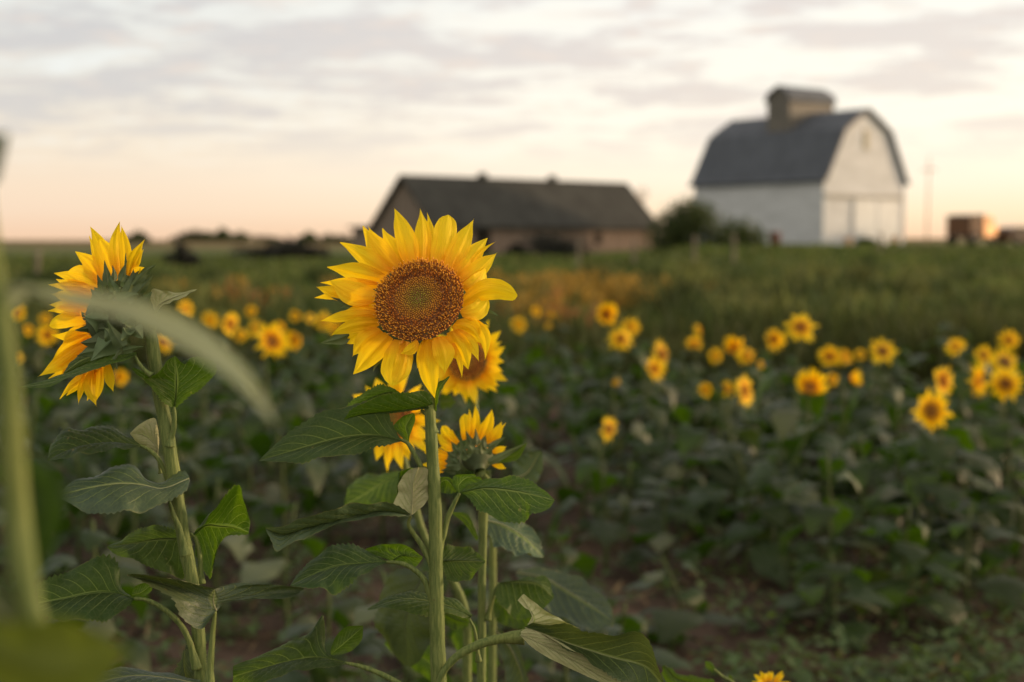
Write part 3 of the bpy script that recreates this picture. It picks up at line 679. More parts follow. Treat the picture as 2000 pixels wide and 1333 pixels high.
# ------------------------------------------------------------------ generic sunflower pieces (local, metres)
def local_leaf(seed, droop=1.0, stalk=.55, fold=.25, nu=14, nv=3, det=False):
    """leaf of length 1 (blade) along +X, with its stalk, hanging over"""
    r_ = np.random.default_rng(seed)
    mb = MB()
    st_ = resample([(0, 0, 0), (stalk * .5, 0, stalk * .30), (stalk, 0, stalk * .42)], 8)
    x = np.linspace(0, 1, nu)
    zz_ = stalk * .42 + .10 * x - droop * .62 * x ** 1.9
    mid = np.stack([stalk + x * (1 - .22 * droop * x), .06 * np.sin(x * 3 + seed), zz_], 1)
    wprof = np.interp(x, [0, .04, .12, .25, .4, .6, .8, .93, 1], [.0, .22, .36, .40, .385, .29, .15, .05, 0])
    back = np.interp(x, [0, .05, .15, .3, 1], [0, -.12, -.09, -.03, 0])
    Ls = mid + np.stack([back, wprof * math.cos(fold), wprof * math.sin(fold) * np.cos(x * 5 + r_.uniform(0, 3))], 1)
    Rs = mid + np.stack([back, -wprof * math.cos(fold), wprof * math.sin(fold) * np.cos(x * 5 + r_.uniform(0, 3))], 1)
    mb.loft(mid, Rs, Ls, nv, .06, 7, .05 if det else .03, .012 if det else 0, 20, .07, seed)
    mb.tube(st_, [.022, .017], 5, col=(2.2, 1.9, 1.6))
    return mb
def mesh_only(mb, name, mats):
    o = mb.build(name, mats); me = o.data; bpy.data.objects.remove(o); return me
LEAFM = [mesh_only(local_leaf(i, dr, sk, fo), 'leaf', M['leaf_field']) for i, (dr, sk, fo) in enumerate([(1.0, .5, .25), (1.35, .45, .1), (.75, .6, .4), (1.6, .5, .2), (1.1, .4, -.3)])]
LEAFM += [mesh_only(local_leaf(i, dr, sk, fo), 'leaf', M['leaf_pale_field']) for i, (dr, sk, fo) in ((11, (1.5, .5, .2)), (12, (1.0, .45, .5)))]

def ring_mesh(seed, n=22, n2=15, cup_=0.0, gaps=0.0, wf=1.0):
    r_ = np.random.default_rng(seed); mb = MB()
    for lay, (cnt, ln, zo) in enumerate(((n, 1.0, 0), (n2, .86, .03))):
        for k in range(cnt):
            if r_.uniform() < gaps: continue
            a = (k + r_.uniform(-.38, .38)) / cnt * 2 * math.pi + lay * .15; L_ = ln * r_.uniform(.74, 1.12)
            x = np.linspace(0, 1, 7); rad_ = .30 + (L_ - .30) * x * (1 - .25 * cup_ * x); z = zo + cup_ * .55 * x ** 1.4 + .13 * x * x * r_.uniform(-1.2, 1.6) + .05 * np.sin(x * 3)
            wp = .105 * np.interp(x, [0, .2, .5, .8, 1], [.5, .85, 1, .55, 0]) * r_.uniform(.8, 1.2) * wf
            tw = r_.uniform(-.5, .5)
            e = np.array([math.cos(a), math.sin(a), 0]); q = np.array([-math.sin(a), math.cos(a), 0])
            mid = rad_[:, None] * e + z[:, None] * np.array([0, 0, 1]); s_ = q * math.cos(tw) + np.array([0, 0, 1]) * math.sin(tw)
            mb.loft(mid, mid + wp[:, None] * s_, mid - wp[:, None] * s_, 2, -.12, 0)
    return mesh_only(mb, 'petals', M['petal'])
RINGM = [ring_mesh(0), ring_mesh(1, 18, 12, .35, .05, 1.1), ring_mesh(2, 22, 14, -.35, .12), ring_mesh(3, 16, 12, .8, 0, 1.25), ring_mesh(4, 24, 16, .1, .2, .85), ring_mesh(5, 20, 16, -.6, .05, 1.1)]
def disc_mb(Rr, N, seed, Mx=None, hero=False):
    """domed seed disc of separate florets in a spiral, plus the dark floor under them (local, normal +Z)"""
    r_ = np.random.default_rng(seed); mb = MB()
    dome = lambda q: Rr * (.16 * (1 - q * q) - .05 * math.exp(-(q / .33) ** 2) if hero else .22 * (1 - q * q))
    # floor
    nr, na = 10, 32; v = [(0, 0, dome(0))]; f = []
    for i in range(1, nr + 1):
        q = i / nr
        for j in range(na): v.append((Rr * q * math.cos(j * 2 * math.pi / na), Rr * q * math.sin(j * 2 * math.pi / na), dome(q) - .02 * Rr))
    for j in range(na): f.append((0, 1 + j, 1 + (j + 1) % na))
    for i in range(nr - 1):
        for j in range(na): a = 1 + i * na; f.append((a + j, a + na + j, a + na + (j + 1) % na, a + (j + 1) % na))
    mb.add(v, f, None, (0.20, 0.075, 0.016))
    sp = Rr * math.sqrt(math.pi / N)
    V = []; Fc = []; C = []; k = 0
    for i in range(N):
        q = math.sqrt((i + .5) / N); a = i * 2.39996 ; jit = .10 if q < .5 else .28
        x, y = Rr * q * math.cos(a) + r_.normal() * sp * jit, Rr * q * math.sin(a) + r_.normal() * sp * jit
        e = np.array([x, y, 0]); e = e / (np.linalg.norm(e) + 1e-9)
        if q < .54:
            h = sp * (.55 + .5 * q); w0, w1 = sp * .40, sp * .30; lean = .1 * q
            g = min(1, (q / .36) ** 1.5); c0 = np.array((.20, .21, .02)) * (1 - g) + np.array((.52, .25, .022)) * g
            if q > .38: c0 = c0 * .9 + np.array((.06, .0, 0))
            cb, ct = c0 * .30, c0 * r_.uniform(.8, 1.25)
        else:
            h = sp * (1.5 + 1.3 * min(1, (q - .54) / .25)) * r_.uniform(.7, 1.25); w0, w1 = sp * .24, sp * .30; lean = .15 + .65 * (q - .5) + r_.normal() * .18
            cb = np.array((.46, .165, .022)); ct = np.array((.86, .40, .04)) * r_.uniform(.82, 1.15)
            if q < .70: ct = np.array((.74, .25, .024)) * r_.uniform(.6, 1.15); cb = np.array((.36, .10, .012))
            if r_.uniform() < (.16 if q < .7 else .02): ct = np.array((.04, .015, .01))
        ax = np.array([0, 0, 1.0]) + e * lean + np.array([r_.normal(), r_.normal(), 0]) * (.05 if q < .54 else .16); ax /= np.linalg.norm(ax)
        s1_ = np.cross(ax, (0.3, 1, 0)); s1_ /= np.linalg.norm(s1_); s2_ = np.cross(ax, s1_); o = np.array([x, y, dome(q) - .012 * Rr])
        hs = ((0, w0), (.62, w0 * .8), (.80, w1), (1.0, w1 * .45)) if q >= .54 else ((0, w0), (.55, w0), (.85, w1), (1.0, w1 * .4))
        ns = 5
        for li, (t_, w_) in enumerate(hs):
            for j in range(ns):
                an = j * 2 * math.pi / ns; V.append(o + ax * h * t_ + (s1_ * math.cos(an) + s2_ * math.sin(an)) * w_); C.append(cb if li < (2 if q >= .54 else 1) else ct)
        for li in range(3):
            for j in range(ns): Fc.append((k + li * ns + j, k + li * ns + (j + 1) % ns, k + (li + 1) * ns + (j + 1) % ns, k + (li + 1) * ns + j))
        Fc.append(tuple(k + 3 * ns + j for j in range(ns))); k += 4 * ns
    mb.add(np.array(V), Fc, None, np.array(C)); 
    if Mx is not None: mb.v = [np.array([Mx @ Vector(p_) for p_ in vv]) for vv in mb.v]
    return mb
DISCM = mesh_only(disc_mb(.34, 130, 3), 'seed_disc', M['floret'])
def recept_mb(Rr, depth, neck, Mx=None):
    mb = MB(); prof = [(1.0, .02), (1.03, -.05), (.95, -.22), (.72, -.45), (.45, -.66), (.28, -.85), (neck / Rr, -1.0)]
    na = 20; v = []; f = []
    for i, (r1, z1) in enumerate(prof):
        for j in range(na): an = j * 2 * math.pi / na; v.append((Rr * r1 * math.cos(an), Rr * r1 * math.sin(an), depth * z1))
    for i in range(len(prof) - 1):
        for j in range(na): f.append((i * na + j, (i + 1) * na + j, (i + 1) * na + (j + 1) % na, i * na + (j + 1) % na))
    f.append(tuple(range(na)))
    uv = None
    if Mx is not None: v = [Mx @ Vector(p_) for p_ in v]
    mb.add(v, f, uv); return mb
RECM = mesh_only(recept_mb(.40, .32, .06), 'flower_head', M['bract'])
def bract_ring(seed, Rr, n, ln):
    r_ = np.random.default_rng(seed); mb = MB()
    for k in range(n):
        a = (k + r_.uniform(-.3, .3)) / n * 6.283; x = np.linspace(0, 1, 6); L_ = ln * r_.uniform(.7, 1.2)
        rad_ = Rr * .8 + L_ * x; z = -Rr * .35 + Rr * .3 * x - x * x * L_ * r_.uniform(-.2, .7); wp = Rr * .16 * np.interp(x, [0, .3, .7, 1], [.8, 1, .5, 0])
        e = np.array([math.cos(a), math.sin(a), 0]); q = np.array([-math.sin(a), math.cos(a), 0])
        mid = rad_[:, None] * e + z[:, None] * np.array([0, 0, 1]); mb.loft(mid, mid + wp[:, None] * q, mid - wp[:, None] * q, 1, .1, 0)
    return mb
BRM = mesh_only(bract_ring(4, .40, 18, .34), 'bracts', M['bract'])

def face_matrix(c, yaw, tilt, spin=0.0):
    """local +Z looks towards the camera, turned by yaw (right positive) and tilt (up positive)"""
    n = Vector((math.sin(R(yaw)) * math.cos(R(tilt)), -math.cos(R(yaw)) * math.cos(R(tilt)), math.sin(R(tilt))))
    return Matrix.Translation(Vector(c)) @ n.to_track_quat('Z', 'Y').to_matrix().to_4x4() @ Matrix.Rotation(spin, 4, 'Z')
STEMS = {}
def std_leaves(root, h, n, size, seed, z0=.12, z1=.93, sway=None):
    r_ = np.random.default_rng(seed); a0 = r_.uniform(0, 6.28)
    for k in range(n):
        t_ = z0 + (z1 - z0) * (k + r_.uniform(-.3, .3)) / n; t_ = max(.06, min(.95, t_))
        s_ = size * (0.55 + .65 * math.sin(math.pi * min(1, t_ * .9 + .12))) * r_.uniform(.75, 1.15)
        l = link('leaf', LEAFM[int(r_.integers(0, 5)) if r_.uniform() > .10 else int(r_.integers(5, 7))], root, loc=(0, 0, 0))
        off = sway(t_) if sway else (0, 0)
        l.location = (off[0], off[1], t_ * h); l.rotation_euler = (r_.normal() * .2, r_.normal() * .22 + .08, a0 + k * 2.4 + r_.normal() * .3); l.scale = (s_,) * 3

def bloom_d(py, r):
    if py == 838: return 5.4
    if py > 1300: return 2.05
    return max(4.6, min(12.5, 205.0 / r, 1860.0 / (py - 470)))
def field_bloom(px, py, rpx, lab, yaw=0, tilt=8, wither=False, d=None, seed=0, nl=8, hz=None):
    d = d or bloom_d(py, rpx); c = P(px, py, d); Rr = rpx * 1.12 / F * d
    r_ = np.random.default_rng(int(px) * 7 + int(py)); gx, gy = c[0] + r_.normal() * .05, c[1] + .06 + r_.normal() * .04
    root = empty('sunflower', (gx, gy, terrain(gx, gy)), lab, 'sunflower', 'sunflowers blooming across the field')
    Mx = face_matrix(c - np.array((gx, gy, root.location[2])), yaw + r_.normal() * 9, tilt + r_.normal() * 7, r_.uniform(0, 6)) @ Matrix.Scale(Rr, 4)
    rec = link('flower_head', RECM, root, loc=(0, 0, 0)); rec.matrix_local = Mx
    dk = link('seed_disc', DISCM, rec); ring = link('petals', RINGM[int(r_.integers(0, 6))], rec); link('bracts', BRM, rec)
    k_ = r_.uniform(.72, 1.08); dk.scale = (k_, k_ * r_.uniform(.9, 1.05), r_.uniform(.8, 1.5)); ring.scale = (1, r_.uniform(.86, 1.05), r_.uniform(-.6, 2.4))
    if wither: ring.scale = (.62, .62, 1.0)
    neck = np.array(Mx @ Vector((0, 0, -.30))); out = np.array(Mx @ Vector((0, 0, -.75)))
    top = out + np.array((0, 0, -.05)); h = max(.15, top[2] - .03)
    mb = MB(); mb.tube(resample([(0, 0, -.05), (r_.normal() * .01, r_.normal() * .01, h * .5), tuple(top + np.array((0, 0, -.10))), tuple(out), tuple(neck)], 18), [.0095, .0085, .006, .0055], 7)
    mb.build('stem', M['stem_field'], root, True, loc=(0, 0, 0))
    std_leaves(root, h, nl, .19 * r_.uniform(.85, 1.2), int(px + py), sway=lambda t_: (top[0] * t_ * .9, top[1] * t_ * .9))
    return root

BL = [ # px, py, radius px, yaw, tilt, label
 (1184, 616, 25, 5, 5, 'round facing bloom standing clear above the rust weeds, right of the big flower'),
 (1212, 662, 24, 10, 12, 'bloom just below the round facing one, lower of an overlapping pair'),
 (1230, 640, 20, 15, 10, 'small bloom peeking behind its lower neighbour right of the rust weeds'),
 (1013, 634, 16, -10, 10, 'small bloom closest to the right petals of the big flower'),
 (1046, 609, 12, 15, 10, 'tiny high bloom in front of the golden weeds'),
 (1074, 614, 12, 10, 0, 'tiny browned bloom in front of the golden weeds'),
 (1071, 637, 10, -20, 20, 'tiny yellow bloom directly below the browned one'),
 (1292, 692, 27, 50, 8, 'upper bloom of a slanting pair turned to the right'),
 (1276, 722, 26, 48, 8, 'lower bloom of a slanting pair turned to the right'),
 (1356, 673, 18, 10, 45, 'bloom tipped skyward showing only its upper rim'),
 (1366, 645, 11, 40, 10, 'tiny bloom standing directly above the skyward one'),
 (1397, 695, 15, 0, 8, 'small round bloom left of a tight cluster of three'),
 (1435, 682, 22, -15, 14, 'largest bloom of the tight cluster above the edge-on one'),
 (1459, 694, 17, 20, 5, 'right bloom of the tight cluster above the edge-on one'),
 (1453, 764, 38, 74, 0, 'bloom seen edge-on as a narrow upright yellow strip'),
 (1420, 760, 19, 35, 5, 'small oval bloom immediately left of the edge-on one'),
 (1379, 763, 17, -20, 15, 'leftmost small bloom in the row beside the edge-on one'),
 (1485, 713, 9, 20, 10, 'tiniest bloom between the cluster and the skirted double bloom'),
 (1510, 664, 23, 20, 15, 'bloom with a dark right-set centre beside the wide high bloom'),
 (1564, 640, 32, 5, 38, 'wide bloom, highest on the right half of the field'),
 (1582, 757, 36, -5, 28, 'large pointed-petal bloom in the right middle of the field'),
 (1625, 741, 15, 30, 10, 'small bloom half hidden behind the large pointed-petal one'),
 (1620, 698, 23, 0, 30, 'left bloom of a flat touching pair under the wide high bloom'),
 (1650, 698, 16, 25, 20, 'right smaller bloom of a flat touching pair'),
 (1680, 693, 11, 0, 8, 'small bud-like bloom between the touching pair and the lone round bloom'),
 (1662, 742, 17, 68, 5, 'narrow bloom turned away, right of the large pointed-petal one'),
 (1724, 686, 26, 0, 3, 'lone round bloom with dark centre, right of the touching pair'),
 (1203, 746, 13, 10, -20, 'withered dark red-brown bloom low in the leaves'),
 (1189, 838, 24, 35, 5, 'solitary oval bloom lowest in the leaves, right of centre'),
 (1840, 744, 37, 48, 5, 'upper oval bloom of the stacked pair at right'),
 (1820, 803, 38, -48, -2, 'lower oval bloom of the stacked pair at right'),
 (1866, 678, 20, -30, 40, 'flattened bloom left of the crowd at the right edge'),
 (1970, 665, 20, 10, 8, 'topmost bloom of the crowd at the right edge'),
 (1962, 708, 28, 0, 12, 'middle bloom of the crowd at the right edge'),
 (1964, 750, 33, 0, 2, 'lowest and roundest bloom of the crowd at the right edge'),
 (1921, 694, 20, -20, 20, 'left upper bloom of the crowd at the right edge'),
 (1906, 744, 32, 65, 2, 'narrow sideways bloom on the left of the crowd at the right edge'),
 (33, 612, 19, 5, 3, 'round bloom nearest the left edge'),
 (54, 645, 12, 40, 5, 'tiny bloom just right of the left-edge one'),
 (92, 655, 22, 30, 5, 'bloom half hidden below the back-turned flower petals at left'),
 (88, 625, 12, 20, 20, 'small high bloom behind the left flower petals'),
 (34, 700, 11, 0, 10, 'tiny bloom low at the left edge'),
 (319, 668, 21, 10, 25, 'bloom cut by the left flower stem, showing at its right'),
 (232, 737, 18, 20, 10, 'bloom behind the lower petals of the left flower'),
 (362, 604, 19, 45, 3, 'narrow bloom right of the small bent leaf of the left plant'),
 (410, 626, 17, 10, 3, 'round bloom left of the tall oval one, behind the blurred leaf'),
 (449, 633, 27, 42, 5, 'tall oval bloom behind the blurred foreground leaf'),
 (491, 609, 12, 0, 8, 'tiny top bloom of a column of two left of centre'),
 (499, 642, 16, -20, 5, 'lower bloom of a column of two left of centre'),
 (530, 668, 36, 35, 8, 'biggest bloom of the left field, with dark centre'),
 (578, 664, 24, -15, 5, 'bloom touching the biggest left-field bloom on its right'),
 (577, 618, 12, 10, 10, 'tiny bloom above the two touching left-field blooms'),
 (606, 622, 10, 30, 10, 'tiniest bloom right of the tiny high one, left of the big flower'),
 (632, 628, 17, 0, 8, 'bloom just left of the big flower petals'),
 (655, 640, 15, -30, 12, 'bloom tucked beneath the left petals of the big flower'),
 (545, 640, 13, 20, 20, 'small bloom above the biggest left-field bloom'),
 (470, 655, 13, 15, 10, 'small low bloom right of the tall oval one'),
 (1505, 1345, 40, 20, 25, 'pointed yellow petals rising from the bottom edge at right'),
]
for (px, py, r_, yw, tl, lab) in BL:
    field_bloom(px, py, r_, lab, yw, tl, wither='withered' in lab or 'browned' in lab, nl=5 if py > 1300 else 8)

# leafy plants without a visible bloom: copies of a few made once
def filler_proto(seed, n):
    root = empty('leafy_sunflower', (0, 0, 0), 'leafy green sunflower plant without open bloom in the crowded field rows', 'sunflower plant', 'leafy plants filling the field rows')
    mb = MB(); r_ = np.random.default_rng(seed); mb.tube(resample([(0, 0, -.05), (r_.normal() * .02, r_.normal() * .02, .35), (r_.normal() * .03, r_.normal() * .03, .68)], 9), [.009, .005], 6)
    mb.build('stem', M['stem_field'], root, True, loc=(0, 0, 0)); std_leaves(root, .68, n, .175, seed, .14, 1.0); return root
protos = [filler_proto(100 + i, 10 + i % 3) for i in range(5)]
spots = []
r_ = np.random.default_rng(21)
for row in range(9):
    y = 4.7 + row * .70
    xw = .40 * y
    for x in np.arange(-xw, xw, .27):
        x += r_.normal() * .06; yy_ = y + r_.normal() * .10; px = 1000 + x / yy_ * F
        if 1025 < px < 1115 and yy_ < 8.4: continue
        if px <= 1025 and yy_ < (4.8 if px < 330 else 5.5): continue
        if px >= 1120 and yy_ < (5.15 if px < 1420 else 4.6) + .2 * math.sin(px * .01): continue
        if 1120 <= px < 1240 and yy_ < 5.9: continue
        if r_.uniform() < .08: continue
        spots.append((x, yy_, .86 + .18 * r_.uniform() if yy_ < 8 else .80 + .2 * r_.uniform()))
iso = len(spots)
ISO = ['short leafy plant under the solitary lowest bloom', 'short leafy plant right of the young turned-away bloom', 'short leafy plant between the left sunflower and the big stem', 'leafy plant in the dim gap right of the left sunflower', 'small leafy plant at the edge of the bare soil, right of centre', 'small leafy plant in the bare brown gap behind the young turned-away bloom', 'leafy plant behind the left sunflower stem', 'leafy plant behind the right leaves of the left sunflower', 'leafy plant left of the gap between the two sharp sunflowers', 'leafy plant directly behind the lower leaves of the big sunflower', 'leafy plant behind the stem of the young turned-away bloom', 'leafy plant at the left edge behind the blurred stem', 'low leafy plant alone on the bare soil at lower right', 'leafy plant further back behind the big stem']
for px, d, s_ in ((1205, 3.9, .62), (1130, 3.4, .62), (640, 3.6, .62), (560, 4.6, .7), (1310, 4.4, .62), (1085, 4.6, .55), (180, 3.9, .85), (250, 5.0, .8), (420, 4.9, .75), (760, 3.3, .7), (960, 3.4, .72), (60, 3.0, .7), (1640, 4.5, .5), (870, 4.2, .8)):
    spots.append(((px - 1000) / F * d, d, s_))
def fit(x, y, s_):
    px = 1000 + x / y * F
    for (bx, by, br, *_r) in BL:
        bd = bloom_d(by, br)
        if by < 1300 and y < bd + .1 and abs(px - bx) < br + .16 / y * F:
            zmax = CAMZ - (by + br * 1.1 - 470) / F * y
            s_ = min(s_, max(.34, (zmax - terrain(x, y)) / .84))
    return s_
spots = [(x, y, fit(x, y, s_) * ((.62 + .5 * ((x * 7.3 + y * 3.1) % 1)) if x > .2 else (.8 + .3 * ((x * 5.7 + y * 2.3) % 1)))) for x, y, s_ in spots]
for i, (x, y, s_) in enumerate(spots):
    pr = protos[i % 5]
    if i < 5: root = pr; newleaf = list(pr.children)
    else:
        root = pr.copy(); COL.objects.link(root)
        for ch in pr.children:
            c_ = ch.copy(); COL.objects.link(c_); c_.parent = root
    px = 1000 + x / y * F
    zone = 'left of the big sunflower' if px < 760 else ('behind the big sunflower and its neighbours' if px < 1120 else ('in the right half of the field' if px < 1560 else 'toward the right edge of the field'))
    rowz = 'front' if y < 6.4 else ('middle' if y < 8.5 else 'far')
    root['label'] = 'leafy green plant without open bloom, %s rows %s' % (rowz, zone)
    root['group'] = 'leafy plants, %s rows %s' % (rowz, zone)
    if i >= iso:
        root['label'] = ISO[i - iso]
        if 'group' in root: del root['group']
    root.location = (x, y, terrain(x, y)); root.rotation_euler = (0, 0, r_.uniform(0, 6.28)); root.scale = (max(s_, .82) * 1.1, max(s_, .82) * 1.1, s_)

# low weeds on the soil
def ground_weeds():
    r_ = np.random.default_rng(9); mb = MB(); V = []; Fc = []; k = 0
    for i in range(3200):
        d = r_.uniform(2.6, 9.5); x = r_.uniform(-.42, .42) * d; px = 1000 + x / d * F
        dens = .25 + .5 * (noise.noise(Vector((x * 1.3, d * 1.3, 2))) > -.05) 
        if px > 1420: dens += .25
        elif px > 1100: dens *= .35
        if r_.uniform() > dens: continue
        tall = r_.uniform(.03, .13) * (1.7 if (px > 1500 and r_.uniform() < .2) else 1)
        for j in range(int(r_.integers(7, 20))):
            a = r_.uniform(0, 6.28); rr = r_.uniform(.0, .09); z = r_.uniform(.15, 1) * tall; ln = r_.uniform(.018, .06); el = r_.uniform(-.5, .7)
            e = np.array([math.cos(a) * math.cos(el), math.sin(a) * math.cos(el), math.sin(el)]); q = np.cross(e, (0.2, .1, 1)); q /= np.linalg.norm(q)
            p0 = np.array([x + math.cos(a) * rr, d + math.sin(a) * rr, z])
            V += [p0, p0 + e * ln * .45 + q * ln * .32, p0 + e * ln + np.array([0, 0, -.2 * ln]), p0 + e * ln * .45 - q * ln * .32]; Fc.append((k, k + 1, k + 2, k + 3)); k += 4
    mb.add(np.array(V), Fc); o = mb.build('ground_weeds', M['weed'], None, False); tag(o, 'low scattered weeds growing on the bare brown soil between the plants', 'weeds', kind='stuff')
ground_weeds()
def clods():
    r_ = np.random.default_rng(19); mb = MB(); V = []; Fc = []; k = 0
    m_ = plain('soil_clod', (0.085, 0.062, 0.046), .95, .1, .3, 30)
    for i in range(2600):
        d = r_.uniform(2.2, 9); x = r_.uniform(-.42, .42) * d; s = r_.uniform(.006, .026)
        b_ = np.array([(1, 0, 0), (0, 1, 0), (-1, 0, 0), (0, -1, 0), (0, 0, .7), (0, 0, -.6)]) * s * r_.uniform(.6, 1.3, (6, 3)) + np.array([x, d, .0])
        V += list(b_); Fc += [(k + a, k + b, k + 4) for a, b in ((0, 1), (1, 2), (2, 3), (3, 0))] + [(k + b, k + a, k + 5) for a, b in ((0, 1), (1, 2), (2, 3), (3, 0))]; k += 6
    mb.add(np.array(V), Fc); o = mb.build('soil_clods', m_, None, False); tag(o, 'crumbly brown clods lying on the bare soil', 'soil', kind='stuff')
clods()
def litter():
    r_ = np.random.default_rng(29); sp = []; hs = []; wd = []; cl_ = []
    for i in range(2200):
        d = r_.uniform(2.4, 9); x = r_.uniform(-.42, .42) * d
        sp.append((x, d, .012 + .02 * r_.uniform())); hs.append(r_.uniform(.01, .035)); wd.append(r_.uniform(.003, .012)); cl_.append(np.array((.16, .115, .06)) * r_.uniform(.5, 1.5))
    blades('dry_litter', sp, hs, wd, cl_, 'dry tan leaf and stalk litter lying on the bare soil', 'litter', 31, 1.6)
litter()

# ------------------------------------------------------------------ the traced near plants
def pxl(pts, k, dd):
    """pixel points (x,y) or (x,y,extra depth) -> rows (X,Y,depth)"""
    return [(*k(p_[0], p_[1]), dd + (p_[2] if len(p_) > 2 else 0.0)) for p_ in pts]
def toW(a): return np.array([P(*r) for r in a])
def leaf_loft(mb, k, D, mid, L, Rr, db=0.0, dt=0.0, dl=0.0, dr=0.0, nu=132, nv=9, serr=.0038, quilt=.085, bulge=.08, wave=.06, seed=0, flip=False, teeth=22):
    u = np.linspace(0, 1, nu)
    def prep(pts, de):
        a = resample(pxl(pts, k, D), nu); a[:, 2] += db * (1 - u) + dt * u + de * np.sin(math.pi * u) ** .7; return toW(a)
    md = prep(mid, 0)
    mb.loft(md, prep(L, dl), prep(Rr, dr), nv, bulge, 8, quilt, serr, teeth, wave, seed, flip)
    if nu >= 50: mb.tube(md[:int(nu * .9)], [.0011, .0008, .0005, .0001], 6, col=(1.0, 1.0, 1.0))
def tube_px(k, D, pts, rad, **kw):
    mb = MB(); mb.tube(toW(resample(pxl(pts, k, D), max(10, 7 * len(pts)))), rad, kw.pop('seg', 12), **kw); return mb
def add_leaf(root, k, D, mid, L, Rr, stalk=None, srad=.0035, mt='leaf', extra=None, kstalk=None, sD=None, **kw):
    mb = MB(); leaf_loft(mb, k, D, mid, L, Rr, **kw)
    if extra:
        for e in extra:
            e = dict(e); leaf_loft(mb, e.pop('k', k), D + e.pop('dd', 0.0), e.pop('mid'), e.pop('L'), e.pop('R'), **e)
    o = mb.build('leaf', M[mt], root)
    if stalk:
        s_ = tube_px(kstalk or k, sD or D, stalk, [srad * .36, srad * .58, srad * .68, srad * .74, srad * .80, srad * 1.35], ridge=.08, nr=5, hairs=220, hl=.0016, seed=len(stalk), seg=14).build('leaf_stalk', M['stem'], o, loc=(0, 0, 0))
    return o
PROF = ([0, .12, .28, .45, .6, .74, .86, .94, 1], [.44, .70, .94, 1, .88, .62, .30, .12, 0.0])
def add_petal(head, k, base, tip, wid, plane, lay=0.0, curve=0.0, roll=0.0, cup=.12, tipback=0.0, blunt=False, seed=0, nu=22, arc=0.0, name='petal', mt='petal', bw=None):
    """petal from base px to tip px lying near the flower plane; lay = metres behind"""
    b_ = np.array(k(*base)); t_ = np.array(k(*tip)); ax = t_ - b_; ln = np.linalg.norm(ax); ax /= ln; pr = np.array((-ax[1], ax[0]))
    sc = 1.0 / (k(1, 0)[0] - k(0, 0)[0]); wd = wid * (.93 if name == 'petal' else 1) / sc / 2; r_ = np.random.default_rng(seed + int(tip[0]) * 3 + int(tip[1]))
    u = np.linspace(0, 1, nu); side_ = curve / sc * np.sin(math.pi * u) + curve / sc * .0
    c = b_[None] + ax[None] * (ln * u)[:, None] + pr[None] * side_[:, None]
    wp = wd * np.interp(u, *(PROF if not blunt else ([0, .12, .3, .55, .75, .9, .97, 1], [.42, .66, .9, 1, .95, .68, .36, 0.05])))
    if bw: wp = wd * np.interp(u, [0, .15, .4, .7, .9, 1], [bw, 1, .8, .4, .12, 0])
    dp = np.array([plane(*q) for q in c]) + lay + tipback * u ** 1.6 - arc * np.sin(math.pi * u) * .01
    ph = r_.uniform(0, 6.28, 3)
    c = c + pr[None] * (r_.normal() * .05 * ln * u ** 4)[:, None]
    def edge(sg):
        q = c + pr[None] * (sg * wp * math.cos(roll))[:, None] + pr[None] * (wd * .05 * np.sin(u * 11 + ph[0] + sg) * u)[:, None]
        de = dp + sg * math.sin(roll) * wp / F * 1.5 + cup * wp / F * 1.5 * (1.3 + .9 * np.sin(u * 6 + ph[1] + sg * 1.2))
        return toW(np.column_stack([q, de]))
    mb = MB(); mb.loft(toW(np.column_stack([c, dp])), edge(-1), edge(1), 8, .08 + r_.uniform(-.05, .08), 0, 0, 0, 20, .04, seed, ribs=.026 if name == 'petal' else 0)
    return mb.build(name, M[mt], head, loc=(0, 0, 0))
def head_obj(root, mb, mt='bract'):
    return mb.build('flower_head', M[mt], root)

def base_at(px, d, y_extra=0):
    x = (px - 1000) / F * d; return np.array((x, d + y_extra, 0.0))

